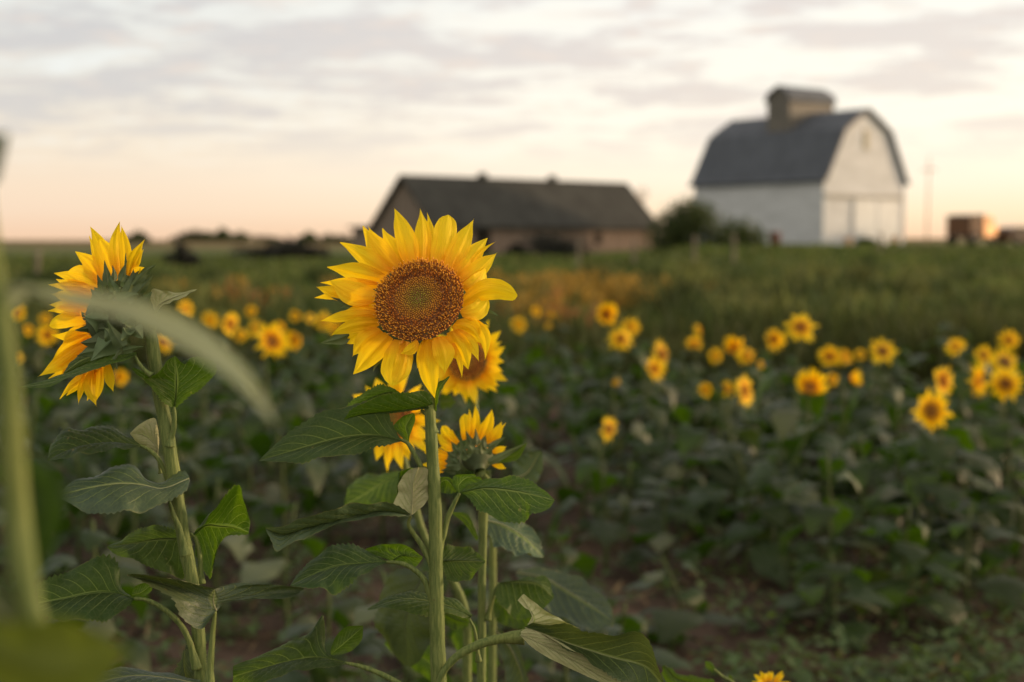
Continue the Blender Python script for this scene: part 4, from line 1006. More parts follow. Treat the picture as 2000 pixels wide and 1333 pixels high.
# ============ the big sharp sunflower
D = 1.50
root = empty('sunflower', base_at(868, D), 'big sharp sunflower facing the camera in the middle foreground', 'sunflower')
CX, CY = 818.7, 587.0
NH = Vector((-.17, -.84, .50)).normalized()
def planeH(f=0.62):
    def pl(px, py):
        dx = (px - CX) / F * D; dz = (CY - py) / F * D
        rr = math.hypot(dx, dz)
        g = 1.0 if rr < .048 else (f + (1 - f) * .048 / rr)
        return D + 0.004 + (-.20 * dx + .60 * dz) * g
    return pl
plH = planeH()
Mh = Matrix.Translation(Vector(P(CX, CY, D))) @ NH.to_track_quat('Z', 'Y').to_matrix().to_4x4()
head = head_obj(root, recept_mb(.042, .045, .008, Mh))
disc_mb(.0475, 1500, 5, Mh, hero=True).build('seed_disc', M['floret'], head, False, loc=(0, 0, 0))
HP = [ # base, tip, width, layer(m behind), curve, kwargs  (crop pixels)
 ((575, 345), (497, 58), 108, .003, 8, {}), ((615, 335), (617, 63), 92, .006, 6, {}), ((648, 335), (666, 83), 62, .011, 0, {}),
 ((685, 340), (733, 93), 120, .002, 8, dict(blunt=True)), ((735, 365), (839, 104), 104, .005, 5, {}), ((765, 380), (907, 192), 112, .008, 6, {}),
 ((810, 400), (944, 206), 34, .014, -22, {}), ((790, 405), (953, 258), 92, .007, 10, {}), ((805, 432), (914, 332), 92, .001, 26, dict(arc=.5)),
 ((800, 495), (1054, 466), 112, .004, -48, dict(blunt=True, arc=1)), ((795, 545), (925, 482), 96, -.002, 22, dict(blunt=True)),
 ((765, 590), (890, 684), 108, .001, -24, {}), ((830, 560), (917, 755), 62, .009, -34, {}), ((775, 620), (876, 768), 60, .004, -22, {}),
 ((750, 625), (829, 800), 104, .003, -10, {}), ((760, 680), (808, 840), 30, .006, -6, {}), ((690, 650), (727, 818), 110, -.003, -12, {}),
 ((648, 660), (667, 938), 108, .001, 10, {}), ((600, 672), (516, 724), 58, -.006, -14, dict(roll=.5)), ((515, 665), (488, 875), 124, .002, 10, dict(blunt=True)),
 ((468, 645), (318, 833), 122, .001, 14, {}), ((545, 670), (500, 860), 90, .006, -14, dict(blunt=True)), ((425, 620), (302, 742), 96, .006, 16, {}), ((400, 600), (256, 668), 80, .009, 0, dict(blunt=True)),
 ((420, 585), (198, 628), 78, .001, 8, {}), ((405, 545), (148, 586), 62, .004, 10, {}), ((330, 470), (126, 474), 46, .016, 10, {}), ((360, 470), (133, 427), 84, .012, -6, {}),
 ((405, 472), (193, 392), 128, .001, -18, {}), ((415, 415), (155, 395), 66, .008, -4, {}), ((450, 390), (188, 322), 100, .003, 0, {}), ((475, 355), (262, 195), 96, .005, -10, {}),
 ((508, 345), (342, 149), 116, .002, -8, {}), ((500, 330), (362, 152), 80, .012, -10, {}), ((545, 335), (433, 157), 90, .007, -4, {}),
 ((590, 345), (560, 215), 80, .010, 0, {}), ((710, 360), (800, 200), 90, .012, 0, {}), ((640, 660), (600, 800), 60, .012, 0, {}), ((800, 600), (870, 640), 70, .010, 0, {}),
 ((415, 545), (250, 535), 90, .010, 0, {}), ((415, 525), (300, 515), 90, .008, 0, {}), ((430, 620), (350, 700), 80, .012, 0, {}), ((720, 650), (770, 760), 80, .010, 0, {}), ((780, 400), (860, 300), 90, .012, 0, {})]
for i, (b_, t_, wd_, lay, cv_, kw) in enumerate(HP):
    add_petal(head, k1, b_, t_, wd_, plH, lay, cv_, tipback=.006 + .006 * (i % 3), seed=i, roll=kw.pop('roll', 0) + .25 * math.sin(i * 2.3), **kw)
for i, (b_, t_, wd_, cv_) in enumerate([((850, 412), (962, 386), 26, -10), ((860, 412), (908, 392), 14, -6), ((850, 535), (970, 552), 34, -12), ((880, 585), (922, 600), 16, -6), ((300, 512), (243, 520), 22, 5), ((298, 506), (240, 494), 14, 4), ((440, 745), (392, 812), 26, 8), ((745, 210), (755, 176), 14, 2), ((290, 500), (200, 470), 24, 0)]):
    add_petal(head, k1, b_, t_, wd_, plH, .017, cv_, seed=60 + i, name='bract', mt='bract', bw=.8)
add_petal(head, k1, (285, 640), (152, 672), 70, plH, .020, -8, seed=80, name='bract', mt='bract', bw=.6)
# stem
nk = P(*k1(640, 740), D + .035)
bc = np.array(Mh @ Vector((0, 0, -.040)))
st = np.vstack([[bc], [P(*k1(640, 700), D + .052)], toW(resample(pxl([(834, 735, .030), (838, 770, .012), (840, 810), (845, 900), (850, 1000), (851, 1100), (853, 1200), (857, 1333)], k0, D), 60))])
low = resample([tuple(st[-1]), (st[-1][0] + .004, D + .005, .45), (root.location[0], D, -.03)], 14)[1:]
mb = MB(); mb.tube(np.vstack([st, low]), [.0045, .0056, .0062, .0066, .0070, .0073, .0076, .0079, .0083, .0095, .011], 28, ridge=.035, nr=9, hairs=5200, hl=.0021, seed=1)
mb.build('stem', M['stem'], root)
# leaves of the big plant
add_leaf(root, k1, D, [(668, 962), (590, 978), (480, 992), (360, 1005), (262, 1030)], [(668, 958), (640, 905), (560, 905), (470, 915), (380, 940), (300, 985), (262, 1028)], [(668, 968), (600, 984), (500, 997), (380, 1006), (300, 1018), (262, 1031)],
         [(612, 985), (645, 1010), (668, 1050), (676, 1090)], dl=-.02, dr=-.008, dt=-.03, seed=2, flip=True, wave=.03,
         extra=[dict(mid=[(520, 915), (470, 905), (400, 925), (320, 970), (258, 1028)], L=[(520, 908), (468, 880), (400, 884), (310, 938), (258, 1000)], R=[(520, 918), (470, 915), (385, 950), (305, 990), (262, 1030)], dd=.012, nu=50, seed=3)])
add_leaf(root, k1, D, [(672, 990), (682, 930), (700, 880), (744, 832)], [(664, 985), (672, 920), (680, 872), (742, 830)], [(684, 990), (692, 930), (706, 890), (746, 833)], dl=.01, dr=-.01, dt=.02, mt='leaf', nu=40, serr=.0006, seed=4)
add_leaf(root, k0, D, [(782, 860), (731, 851), (667, 856), (600, 873), (506, 900)], [(782, 857), (757, 815), (735, 786), (690, 791), (620, 812), (565, 846), (506, 899)], [(782, 863), (740, 872), (680, 887), (610, 898), (560, 903), (506, 901)],
         [(780, 858), (796, 866), (808, 885), (820, 908, .0), (832, 940, .004), (846, 985, .002)], dl=.02, dr=-.025, db=-.01, dt=-.05, seed=5, flip=True, quilt=.03,
         extra=[dict(mid=[(797, 868), (796, 850), (793, 832), (808, 808)], L=[(797, 868), (775, 845), (764, 838), (785, 815), (806, 807)], R=[(798, 868), (801, 850), (810, 825), (811, 812), (808, 807)], dd=.004, nu=40, serr=0, seed=6, flip=True)], srad=.0040)
add_leaf(root, k4, D, [(785, 382), (700, 362), (600, 362), (450, 398), (300, 432), (180, 470), (95, 447)], [(785, 378), (715, 335), (655, 318), (600, 322), (450, 345), (300, 387), (200, 430), (95, 442)], [(785, 388), (690, 384), (560, 396), (430, 428), (290, 487), (235, 500), (150, 556), (122, 500), (95, 450)],
         [(786, 384), (775, 425), (800, 470), (840, 530), (880, 610), (910, 690), (912, 780)], dl=-.03, dr=-.02, db=-.01, dt=-.05, seed=7, quilt=.10, wave=.05, serr=.0028, flip=True,
         extra=[dict(mid=[(790, 380), (795, 300), (800, 220), (822, 156)], L=[(708, 372), (700, 340), (722, 280), (738, 212), (770, 172), (818, 154)], R=[(792, 382), (850, 330), (888, 262), (888, 205), (862, 160), (824, 153)], dd=-.012, nu=60, quilt=.05, seed=8, flip=True, serr=.0008, dl=.01, dr=.012)], mt='leaf_pale', srad=.0042)
add_leaf(root, k4, D, [(672, 604), (560, 612), (430, 625), (320, 665), (212, 717)], [(670, 600), (600, 568), (540, 532), (480, 523), (400, 540), (320, 590), (240, 680), (212, 715)], [(672, 608), (590, 642), (530, 682), (430, 752), (375, 738), (300, 726), (212, 719)],
         [(668, 605), (740, 612), (800, 640), (850, 690), (878, 765), (908, 840)], dl=.02, dr=-.03, dt=-.04, seed=9, quilt=.03, flip=True, srad=.0040,
         extra=[dict(mid=[(690, 606), (740, 575), (790, 580), (842, 585)], L=[(690, 600), (572, 550), (640, 525), (750, 522), (842, 580)], R=[(692, 610), (740, 615), (800, 632), (842, 590)], dd=.010, nu=50, quilt=.10, seed=10, serr=.0004, flip=True)])
add_leaf(root, k4, D + .02, [(925, 600), (1040, 598), (1141, 603)], [(925, 575), (960, 535), (1030, 532), (1090, 550), (1141, 600)], [(925, 610), (960, 670), (1000, 700), (1070, 680), (1141, 606)], dl=.02, dr=-.02, seed=11, nu=60, flip=True)
add_leaf(root, k4, D + .005, [(1022, 274), (1140, 250), (1280, 262), (1400, 290), (1470, 312)], [(1022, 270), (1100, 226), (1220, 200), (1340, 214), (1400, 248), (1470, 308)], [(1026, 276), (1068, 300), (1120, 362), (1220, 405), (1330, 412), (1365, 372), (1440, 352), (1470, 315)],
         [(1018, 278), (990, 330), (960, 400), (940, 480), (912, 560)], dl=.02, dr=-.03, dt=-.02, seed=12, flip=True, srad=.0042,
         extra=[dict(mid=[(1016, 276), (1015, 240), (1050, 205), (1100, 200)], L=[(1010, 274), (985, 230), (1000, 192), (1090, 186)], R=[(1022, 276), (1060, 240), (1122, 216), (1110, 196)], nu=40, quilt=.06, seed=13, serr=.0003, flip=True),
                dict(mid=[(930, 225), (960, 215), (1004, 270)], L=[(925, 200), (975, 205), (1008, 262)], R=[(920, 270), (960, 280), (1000, 275)], nu=30, seed=14, serr=0, dd=.004)])
add_leaf(root, k4, D - .004, [(880, 800), (760, 785), (680, 800), (580, 832)], [(880, 766), (780, 756), (700, 766), (640, 800), (580, 830)], [(880, 858), (800, 852), (700, 822), (640, 815), (580, 834)], dl=.03, dr=.03, seed=15, nu=60, dd=0) if False else \
add_leaf(root, k4, D + .03, [(1075, 865), (1000, 830), (880, 795), (740, 785), (580, 832)], [(1082, 858), (1020, 800), (945, 770), (860, 757), (760, 758), (690, 770), (580, 830)], [(1064, 876), (950, 850), (870, 860), (790, 850), (700, 822), (580, 834)], [(1066, 876), (1090, 930), (1100, 1000), (1110, 1080)], dl=.03, dr=-.02, seed=15, mt='leaf', srad=.0028)
# right bottom leaf, blade folded over
add_leaf(root, k4, D - .03, [(1330, 918), (1400, 940), (1560, 1000), (1750, 1060), (1900, 1100), (1985, 1180)], [(1330, 915), (1392, 894), (1600, 930), (1800, 955), (1915, 968), (1960, 1100), (1992, 1180)], [(1330, 922), (1450, 965), (1560, 1035), (1700, 1115), (1800, 1180), (1860, 1230)],
         [(912, 1230), (925, 1165), (958, 1105), (1020, 1045), (1120, 995), (1220, 970), (1325, 962)], sD=D - .01, dl=-.04, dr=-.03, seed=16, quilt=.03, mt='leaf_pale', srad=.0062,
         extra=[dict(mid=[(1345, 905), (1370, 880), (1345, 820), (1310, 770)], L=[(1342, 910), (1366, 850), (1330, 822), (1295, 788)], R=[(1600, 928), (1450, 850), (1372, 795), (1325, 757)], nu=50, quilt=.05, seed=17, flip=True, serr=.0004),
                dict(mid=[(1312, 950), (1400, 990), (1560, 1075), (1740, 1180), (1800, 1220)], L=[(1310, 938), (1345, 925), (1450, 962), (1600, 1050), (1790, 1175), (1830, 1210)], R=[(1304, 952), (1390, 1030), (1540, 1110), (1700, 1182), (1770, 1225)], dd=-.014, nu=60, quilt=.06, seed=18, flip=True, serr=.0005, bulge=-.1)])
# bottom left curled leaf
add_leaf(root, k4, D - .01, [(482, 1088), (350, 1062), (200, 1082), (90, 1110), (-60, 1150)], [(482, 1083), (380, 1040), (378, 970), (370, 862), (335, 900), (270, 960), (140, 1020), (40, 1060), (-60, 1100)], [(482, 1092), (380, 1108), (300, 1112), (150, 1152), (60, 1180), (-60, 1240)],
         [(470, 1085), (540, 1100), (620, 1128), (720, 1178), (800, 1240), (880, 1330)], dl=.02, dr=-.03, seed=19, quilt=.09, wave=.05, serr=.0022, flip=True, srad=.0042,
         extra=[dict(mid=[(405, 1045), (460, 1000), (558, 915)], L=[(402, 1030), (430, 960), (480, 915), (558, 908)], R=[(410, 1050), (490, 1035), (550, 980), (560, 915)], dd=.008, nu=40, seed=20, serr=.0003)])
# tiny shoot leaf under the neck and one below the curl
add_leaf(root, k4, D + .012, [(740, 195), (730, 250), (725, 300)], [(760, 190), (800, 158), (760, 165), (725, 180)], [(735, 205), (720, 240), (722, 300)], seed=21, nu=30, mt='leaf', serr=.0004)

# ============ left sunflower seen from behind
D2 = 1.47
rootL = empty('sunflower', base_at(408, D2), 'sharp sunflower at left turned away, green back and yellow petals in profile', 'sunflower')
NL = Vector((-.80, .50, -.10)).normalized()
CL = P(*k2(545, 600), D2)
Ml = Matrix.Translation(Vector(CL)) @ NL.to_track_quat('Z', 'Y').to_matrix().to_4x4()
headL = head_obj(rootL, recept_mb(.025, .030, .008, Ml))
disc_mb(.022, 400, 6, Ml).build('seed_disc', M['floret'], headL, False, loc=(0, 0, 0))
pcx, pcy = k2(545, 600)
def plL(px, py):
    # depth on the far side of the ring grows to the left
    dx = (px - pcx) / F * D2
    return D2 + max(-.05, min(.05, -dx * 1.0))
LP = [((560, 385), (483, 110), 100, .0, 14, {}), ((625, 380), (605, 90), 96, -.004, -14, {}), ((650, 380), (632, 108), 74, -.002, 12, {}), ((595, 400), (512, 182), 96, -.008, 18, dict(blunt=True)),
      ((668, 370), (748, 180), 62, -.010, -10, {}), ((685, 360), (735, 228), 40, -.006, 4, {}), ((680, 375), (748, 324), 50, -.008, -8, {}), ((540, 405), (394, 242), 104, .002, 18, {}), ((470, 405), (281, 357), 70, .008, 6, {}),
      ((520, 420), (354, 345), 92, .0, 20, dict(blunt=True)), ((490, 440), (252, 425), 66, .002, 6, {}), ((455, 565), (250, 548), 66, .004, 10, {}), ((450, 605), (256, 618), 88, .0, 10, dict(blunt=True)), ((460, 640), (324, 738), 60, .0, 22, {}),
      ((470, 680), (250, 812), 66, .0, 12, {}), ((480, 720), (215, 920), 96, -.004, 14, {}), ((500, 860), (302, 1001), 52, -.002, 10, {}), ((470, 850), (402, 1038), 46, .0, 10, {}), ((490, 850), (512, 1050), 86, -.004, 30, {}),
      ((520, 840), (498, 1035), 50, .002, -10, {}), ((560, 830), (595, 976), 60, -.010, 8, {}), ((455, 860), (386, 966), 40, .004, 0, {}), ((480, 700), (330, 830), 80, .006, 0, {}), ((440, 560), (300, 590), 60, .010, 0, {}),
      ((500, 380), (440, 250), 70, .010, 0, {}), ((480, 740), (300, 900), 70, .008, 4, {}), ((470, 500), (262, 472), 80, .002, 6, {}), ((460, 530), (255, 512), 76, .004, -4, {}), ((480, 470), (290, 395), 80, .006, 6, {}), ((480, 660), (270, 700), 70, .006, -6, {}), ((490, 730), (262, 862), 70, .003, 10, {}), ((510, 780), (250, 905), 60, .007, 6, {}), ((500, 840), (350, 1000), 70, .006, 6, {}), ((540, 845), (450, 1020), 60, .006, 4, {}), ((530, 400), (420, 300), 90, .007, 6, {}), ((640, 560), (770, 500), 50, .02, 0, {}), ((560, 400), (470, 160), 60, .008, -6, {})]
for i, (b_, t_, wd_, lay, cv_, kw) in enumerate(LP):
    add_petal(headL, k2, b_, t_, wd_, plL, lay, cv_, seed=200 + i, roll=.35 * math.sin(i * 1.7), **kw)
LB = [((560, 420), (548, 290), 42, -.012), ((590, 400), (585, 315), 34, -.014), ((630, 400), (690, 270), 40, -.020), ((640, 430), (700, 245), 36, -.016), ((650, 400), (645, 250), 30, -.016), ((690, 420), (810, 312), 60, -.026), ((700, 470), (806, 368), 60, -.030),
      ((660, 470), (700, 330), 60, -.024), ((600, 450), (575, 365), 50, -.026), ((540, 460), (505, 365), 46, -.006), ((600, 480), (565, 450), 90, -.020), ((460, 580), (422, 560), 50, .0), ((560, 600), (440, 590), 150, -.012), ((540, 650), (390, 655), 70, -.006),
      ((560, 700), (415, 720), 84, -.012), ((600, 690), (470, 812), 120, -.020), ((580, 700), (540, 640), 70, -.028), ((640, 740), (560, 600), 60, -.034), ((660, 700), (600, 800), 60, -.030), ((560, 760), (400, 780), 90, -.010), ((520, 780), (340, 850), 110, .006), ((640, 760), (745, 735), 40, -.030),
      ((600, 790), (615, 862), 26, -.022), ((620, 520), (720, 460), 100, -.034), ((700, 560), (790, 445), 70, -.026), ((640, 620), (700, 540), 110, -.044), ((680, 680), (640, 640), 90, -.040), ((700, 640), (745, 700), 70, -.036), ((560, 560), (480, 520), 120, -.010), ((560, 520), (470, 440), 100, -.006)]
for i, (b_, t_, wd_, lay) in enumerate(LB):
    add_petal(headL, k2, b_, t_, wd_ * 1.25, lambda a, b: D2, lay - .016, 8 * math.sin(i * 2.1), seed=300 + i, roll=.5 * math.sin(i * 1.3), name='bract', mt='bract', bw=.75, cup=.35)
stl = np.vstack([[np.array(Ml @ Vector((0, 0, -.030)))], [P(*k2(735, 612), D2 - .012)], [P(*k2(775, 650), D2)], toW(resample(pxl([(296, 665), (302, 710), (314, 780), (327, 850), (338, 920), (350, 1000), (362, 1070), (376, 1140), (386, 1220), (394, 1333)], k0, D2), 60))])
low = resample([tuple(stl[-1]), (stl[-1][0] + .004, D2, .45), (rootL.location[0], D2, -.03)], 14)[1:]
mb = MB(); mb.tube(np.vstack([stl, low]), [.0068, .0070, .0071, .0071, .0070, .0069, .0068, .0067, .0068, .009], 28, ridge=.04, nr=9, hairs=4600, hl=.0021, seed=3)
mb.build('stem', M['stem'], rootL)
# its leaves
add_leaf(rootL, k2, D2 - .01, [(808, 556), (830, 520), (900, 486), (1024, 442)], [(798, 540), (788, 490), (795, 440), (850, 448), (930, 458), (1024, 440)], [(818, 560), (850, 522), (915, 500), (965, 475), (1024, 443)], [(808, 560), (812, 600), (800, 650)], dl=.01, dr=-.01, dt=-.02, seed=30, nu=50, serr=.0006, srad=.0022, mt='leaf_pale', flip=True)
add_leaf(rootL, k2, D2 - .005, [(906, 1056), (916, 990), (918, 900), (910, 788)], [(898, 1060), (830, 1000), (762, 912), (830, 868), (868, 820), (910, 787)], [(915, 1060), (975, 1000), (1060, 945), (1122, 870), (1095, 805), (1000, 797), (960, 830), (912, 789)],
         [(905, 1050), (908, 1100), (903, 1170), (888, 1220), (885, 1260)], dl=-.03, dr=.0, dt=-.01, seed=31, srad=.0038, flip=True,
         extra=[dict(mid=[(762, 905), (730, 880), (690, 852)], L=[(800, 880), (745, 865), (690, 848)], R=[(765, 910), (720, 890), (688, 858)], nu=30, seed=32, serr=.0003, dd=-.006)])
add_leaf(rootL, k2, D2 - .035, [(710, 780), (600, 812), (430, 868), (280, 925), (108, 951)], [(712, 768), (600, 782), (510, 810), (420, 850), (320, 896), (108, 948)], [(708, 788), (600, 826), (400, 888), (250, 948), (108, 953)], [(700, 780), (720, 820), (750, 860), (790, 890)], dl=.02, dr=-.01, dt=-.02, seed=33, nu=60, srad=.0025, serr=.0006)
add_leaf(rootL, k2, D2 - .022, [(600, 780), (500, 790), (420, 815), (330, 880)], [(610, 765), (500, 770), (410, 790), (330, 875)], [(600, 800), (500, 815), (410, 850), (330, 885)], seed=34, nu=40, dl=.02, mt='leaf', serr=.0004)
add_leaf(rootL, k0, D2 + .005, [(274, 870), (200, 868), (140, 880), (93, 900)], [(272, 868), (240, 846), (195, 835), (130, 842), (100, 870), (93, 898)], [(274, 873), (200, 881), (130, 893), (94, 901)], [(272, 870), (292, 880), (310, 898), (322, 922), (330, 950), (338, 990)], dl=.03, dr=-.03, dt=-.03, seed=35, srad=.0036, flip=True)
add_leaf(rootL, k0, D2 + .02, [(308, 893), (302, 868), (280, 850), (254, 847)], [(309, 890), (310, 850), (302, 818), (275, 828), (254, 846)], [(306, 893), (290, 880), (266, 862), (254, 848)], [(308, 890), (311, 906), (314, 925)], seed=36, nu=50, srad=.0020, mt='leaf_pale', serr=.0006)
add_leaf(rootL, k3, D2 - .02, [(1020, 235), (880, 288), (760, 268), (640, 262), (480, 285), (325, 325)], [(1022, 225), (990, 196), (940, 215), (870, 268), (800, 245), (745, 182), (680, 163), (560, 202), (400, 250), (325, 305)], [(1024, 245), (990, 305), (900, 362), (800, 396), (620, 420), (450, 404), (325, 345)],
         [(912, 360), (935, 430), (965, 500), (985, 570), (1004, 650)], dl=.03, dr=-.04, db=.0, dt=-.04, seed=37, srad=.0042, mt='leaf_pale', quilt=.04, flip=True)
add_leaf(rootL, k3, D2 + .025, [(990, 560), (860, 560), (700, 585), (578, 603)], [(960, 525), (850, 488), (780, 500), (700, 540), (630, 580), (578, 600)], [(1000, 640), (985, 768), (900, 742), (750, 682), (630, 645), (578, 606)], dl=.01, dr=-.02, seed=38, flip=True, quilt=.03)
add_leaf(rootL, k3, D2 + .018, [(1045, 535), (1110, 487), (1190, 492), (1260, 500), (1340, 525)], [(1048, 522), (1140, 430), (1225, 312), (1275, 290), (1308, 325), (1348, 468)], [(1052, 560), (1070, 680), (1138, 768), (1165, 625), (1225, 545), (1338, 535)],
         [(1028, 530), (1055, 560), (1075, 640), (1080, 720), (1085, 800)], dl=-.03, dr=.0, seed=39, srad=.0036, mt='leaf', quilt=.04, flip=True)
add_leaf(rootL, k3, D2 - .01, [(722, 882), (620, 850), (500, 850), (350, 880), (205, 905)], [(722, 878), (655, 828), (640, 722), (600, 662), (520, 665), (400, 720), (290, 770), (205, 800)], [(722, 886), (665, 940), (600, 985), (430, 998), (300, 988), (205, 955)],
         [(722, 882), (800, 892), (900, 950), (975, 1025), (1020, 1110), (1040, 1180), (1062, 1260)], dl=.02, dr=-.03, dt=-.03, seed=40, srad=.0042, flip=True, quilt=.035)
add_leaf(rootL, k3, D2 - .035, [(1166, 948), (1150, 900), (1157, 832)], [(1160, 955), (1085, 1046), (990, 985), (905, 870), (790, 795), (680, 753), (800, 752), (1000, 790), (1157, 828)], [(1166, 950), (1240, 870), (1350, 862), (1500, 877), (1642, 838), (1500, 808), (1330, 798), (1230, 808), (1157, 829)],
         [(1160, 950), (1148, 1050), (1138, 1180), (1128, 1340)], dl=-.05, dr=.03, seed=41, srad=.0042, mt='leaf_pale', nu=130, quilt=.03)
add_leaf(rootL, k3, D2 + .0, [(708, 862), (760, 850), (822, 800)], [(708, 858), (730, 815), (780, 797), (822, 798)], [(712, 870), (770, 870), (815, 840), (822, 802)], seed=42, nu=36, serr=.0003, flip=True)
add_leaf(rootL, k3, D2 - .02, [(1080, 1345), (900, 1310), (700, 1300), (430, 1350)], [(1080, 1320), (900, 1300), (800, 1298), (700, 1268), (600, 1264), (530, 1275), (430, 1345)], [(1080, 1370), (900, 1380), (700, 1400), (430, 1360)], seed=43, nu=60, mt='leaf_pale', flip=True, dl=.03, dr=-.03)
add_leaf(rootL, k3, D2 + .03, [(1000, 1130), (990, 1230), (1010, 1345)], [(1010, 1130), (965, 1240), (945, 1300), (960, 1345)], [(1010, 1130), (1030, 1220), (1045, 1300), (1050, 1345)], seed=44, nu=40, mt='leaf_pale', flip=True)

# ============ young sunflower seen from behind, just right of the big stem
D3 = 1.78
root3 = empty('sunflower', base_at(938, D3), 'young half-open sunflower turned away, right of the big stem', 'sunflower')
N3 = Vector((-.15, .78, .60)).normalized()
C3 = P(*k5(1200, 735), D3)
M3 = Matrix.Translation(Vector(C3)) @ N3.to_track_quat('Z', 'Y').to_matrix().to_4x4()
head3 = head_obj(root3, recept_mb(.020, .026, .008, M3))
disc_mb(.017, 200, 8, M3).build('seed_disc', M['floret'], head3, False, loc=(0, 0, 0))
pl3 = lambda a, b: D3
P3 = [((1085, 570), (1050, 332), 110, .0, 20, dict(blunt=True)), ((1135, 540), (1130, 272), 62, .004, 0, {}), ((1175, 545), (1197, 244), 84, -.002, 6, {}), ((1240, 570), (1345, 284), 120, -.002, 12, {}), ((1310, 600), (1432, 395), 116, .0, 16, {}), ((1320, 590), (1470, 412), 46, .006, 0, {}),
      ((1340, 680), (1470, 625), 66, .0, 4, {}), ((1350, 690), (1468, 655), 40, .006, 4, {}), ((1340, 790), (1468, 850), 66, .0, -8, {}), ((1020, 600), (872, 440), 116, .0, -18, dict(blunt=True)), ((990, 650), (820, 505), 110, .002, -10, {}), ((960, 600), (960, 470), 80, .006, 0, {}),
      ((930, 710), (640, 645), 84, .006, 4, {}), ((920, 740), (700, 690), 70, .010, 4, {}), ((920, 800), (670, 800), 90, .004, 0, {}), ((900, 760), (760, 745), 70, .012, 0, {}), ((1000, 640), (850, 640), 90, .010, 0, {}), ((1285, 600), (1370, 480), 80, .010, 0, {}),
      ((1210, 560), (1270, 380), 70, .008, 0, {}), ((1150, 560), (1090, 400), 70, .010, 0, {}), ((920, 840), (690, 870), 70, .010, 0, {})]
for i, (b_, t_, wd_, lay, cv_, kw) in enumerate(P3):
    add_petal(head3, k5, b_, t_, wd_, pl3, lay - .004, cv_, seed=400 + i, roll=.3 * math.sin(i * 1.9), **kw)
B3 = [((1140, 640), (1108, 485), 90, -.008), ((1190, 620), (1180, 462), 70, -.006), ((1260, 640), (1275, 520), 84, -.008), ((1020, 690), (960, 575), 80, -.004), ((1050, 690), (1040, 560), 80, -.008), ((1010, 740), (918, 672), 110, -.004), ((1040, 800), (890, 822), 120, -.006), ((1000, 850), (860, 860), 90, .0),
      ((1310, 650), (1472, 536), 70, -.010), ((1310, 780), (1662, 598), 84, -.018), ((1150, 700), (1120, 610), 110, -.022), ((1240, 700), (1240, 590), 120, -.024), ((1120, 740), (1050, 650), 100, -.018), ((1290, 700), (1340, 610), 80, -.012), ((1070, 760), (1100, 600), 70, -.016), ((1300, 850), (1330, 930), 60, -.016), ((1010, 790), (940, 740), 90, -.006)]
for i, (b_, t_, wd_, lay) in enumerate(B3):
    add_petal(head3, k5, b_, t_, wd_, pl3, lay - .012, 8 * math.sin(i * 2.1), seed=450 + i, roll=.4 * math.sin(i * 1.3), name='bract', mt='bract', bw=.75, cup=.35)
s3 = np.vstack([[np.array(M3 @ Vector((0, 0, -.025)))], [P(*k5(1265, 905), D3 - .012)], toW(resample(pxl([(947, 940), (944, 985), (943, 1050), (941, 1150), (941, 1250), (940, 1340)], k0, D3), 40))])
low = resample([tuple(s3[-1]), (s3[-1][0], D3, .4), (root3.location[0], D3, -.03)], 10)[1:]
mb = MB(); mb.tube(np.vstack([s3, low]), [.0072, .0062, .0052, .0050, .0050, .0055, .006, .007], 18, ridge=.04, nr=7, hairs=1500, hl=.0018, seed=6); mb.build('stem', M['stem'], root3)
add_leaf(root3, k8, D3, [(884, 290), (1000, 275), (1130, 290), (1228, 380)], [(882, 284), (960, 285), (1080, 250), (1190, 262), (1232, 370)], [(884, 292), (870, 370), (930, 460), (1000, 510), (1130, 480), (1228, 385)], [(884, 285), (850, 370), (812, 520)], seed=50, flip=True, dl=.02, dr=-.02, srad=.0038)
add_leaf(root3, k5, D3 - .02, [(1300, 775), (1420, 745), (1560, 710), (1662, 600)], [(1300, 765), (1420, 720), (1540, 690), (1660, 595)], [(1300, 790), (1440, 785), (1580, 745), (1664, 604)], seed=51, nu=40, serr=.0003)
add_leaf(root3, k4, D3 + .1, [(1120, 400), (1230, 430), (1330, 490), (1420, 580)], [(1120, 380), (1250, 400), (1360, 440), (1425, 570)], [(1140, 450), (1200, 530), (1280, 560), (1415, 585)], seed=52, mt='leaf_pale', wave=.08, quilt=.12, dl=.02, dr=-.05)
add_leaf(root3, k4, D3 - .02, [(1105, 500), (1050, 400), (985, 370)], [(1110, 490), (1060, 380), (985, 366)], [(1100, 505), (1040, 420), (985, 376)], seed=53, nu=30, serr=0)

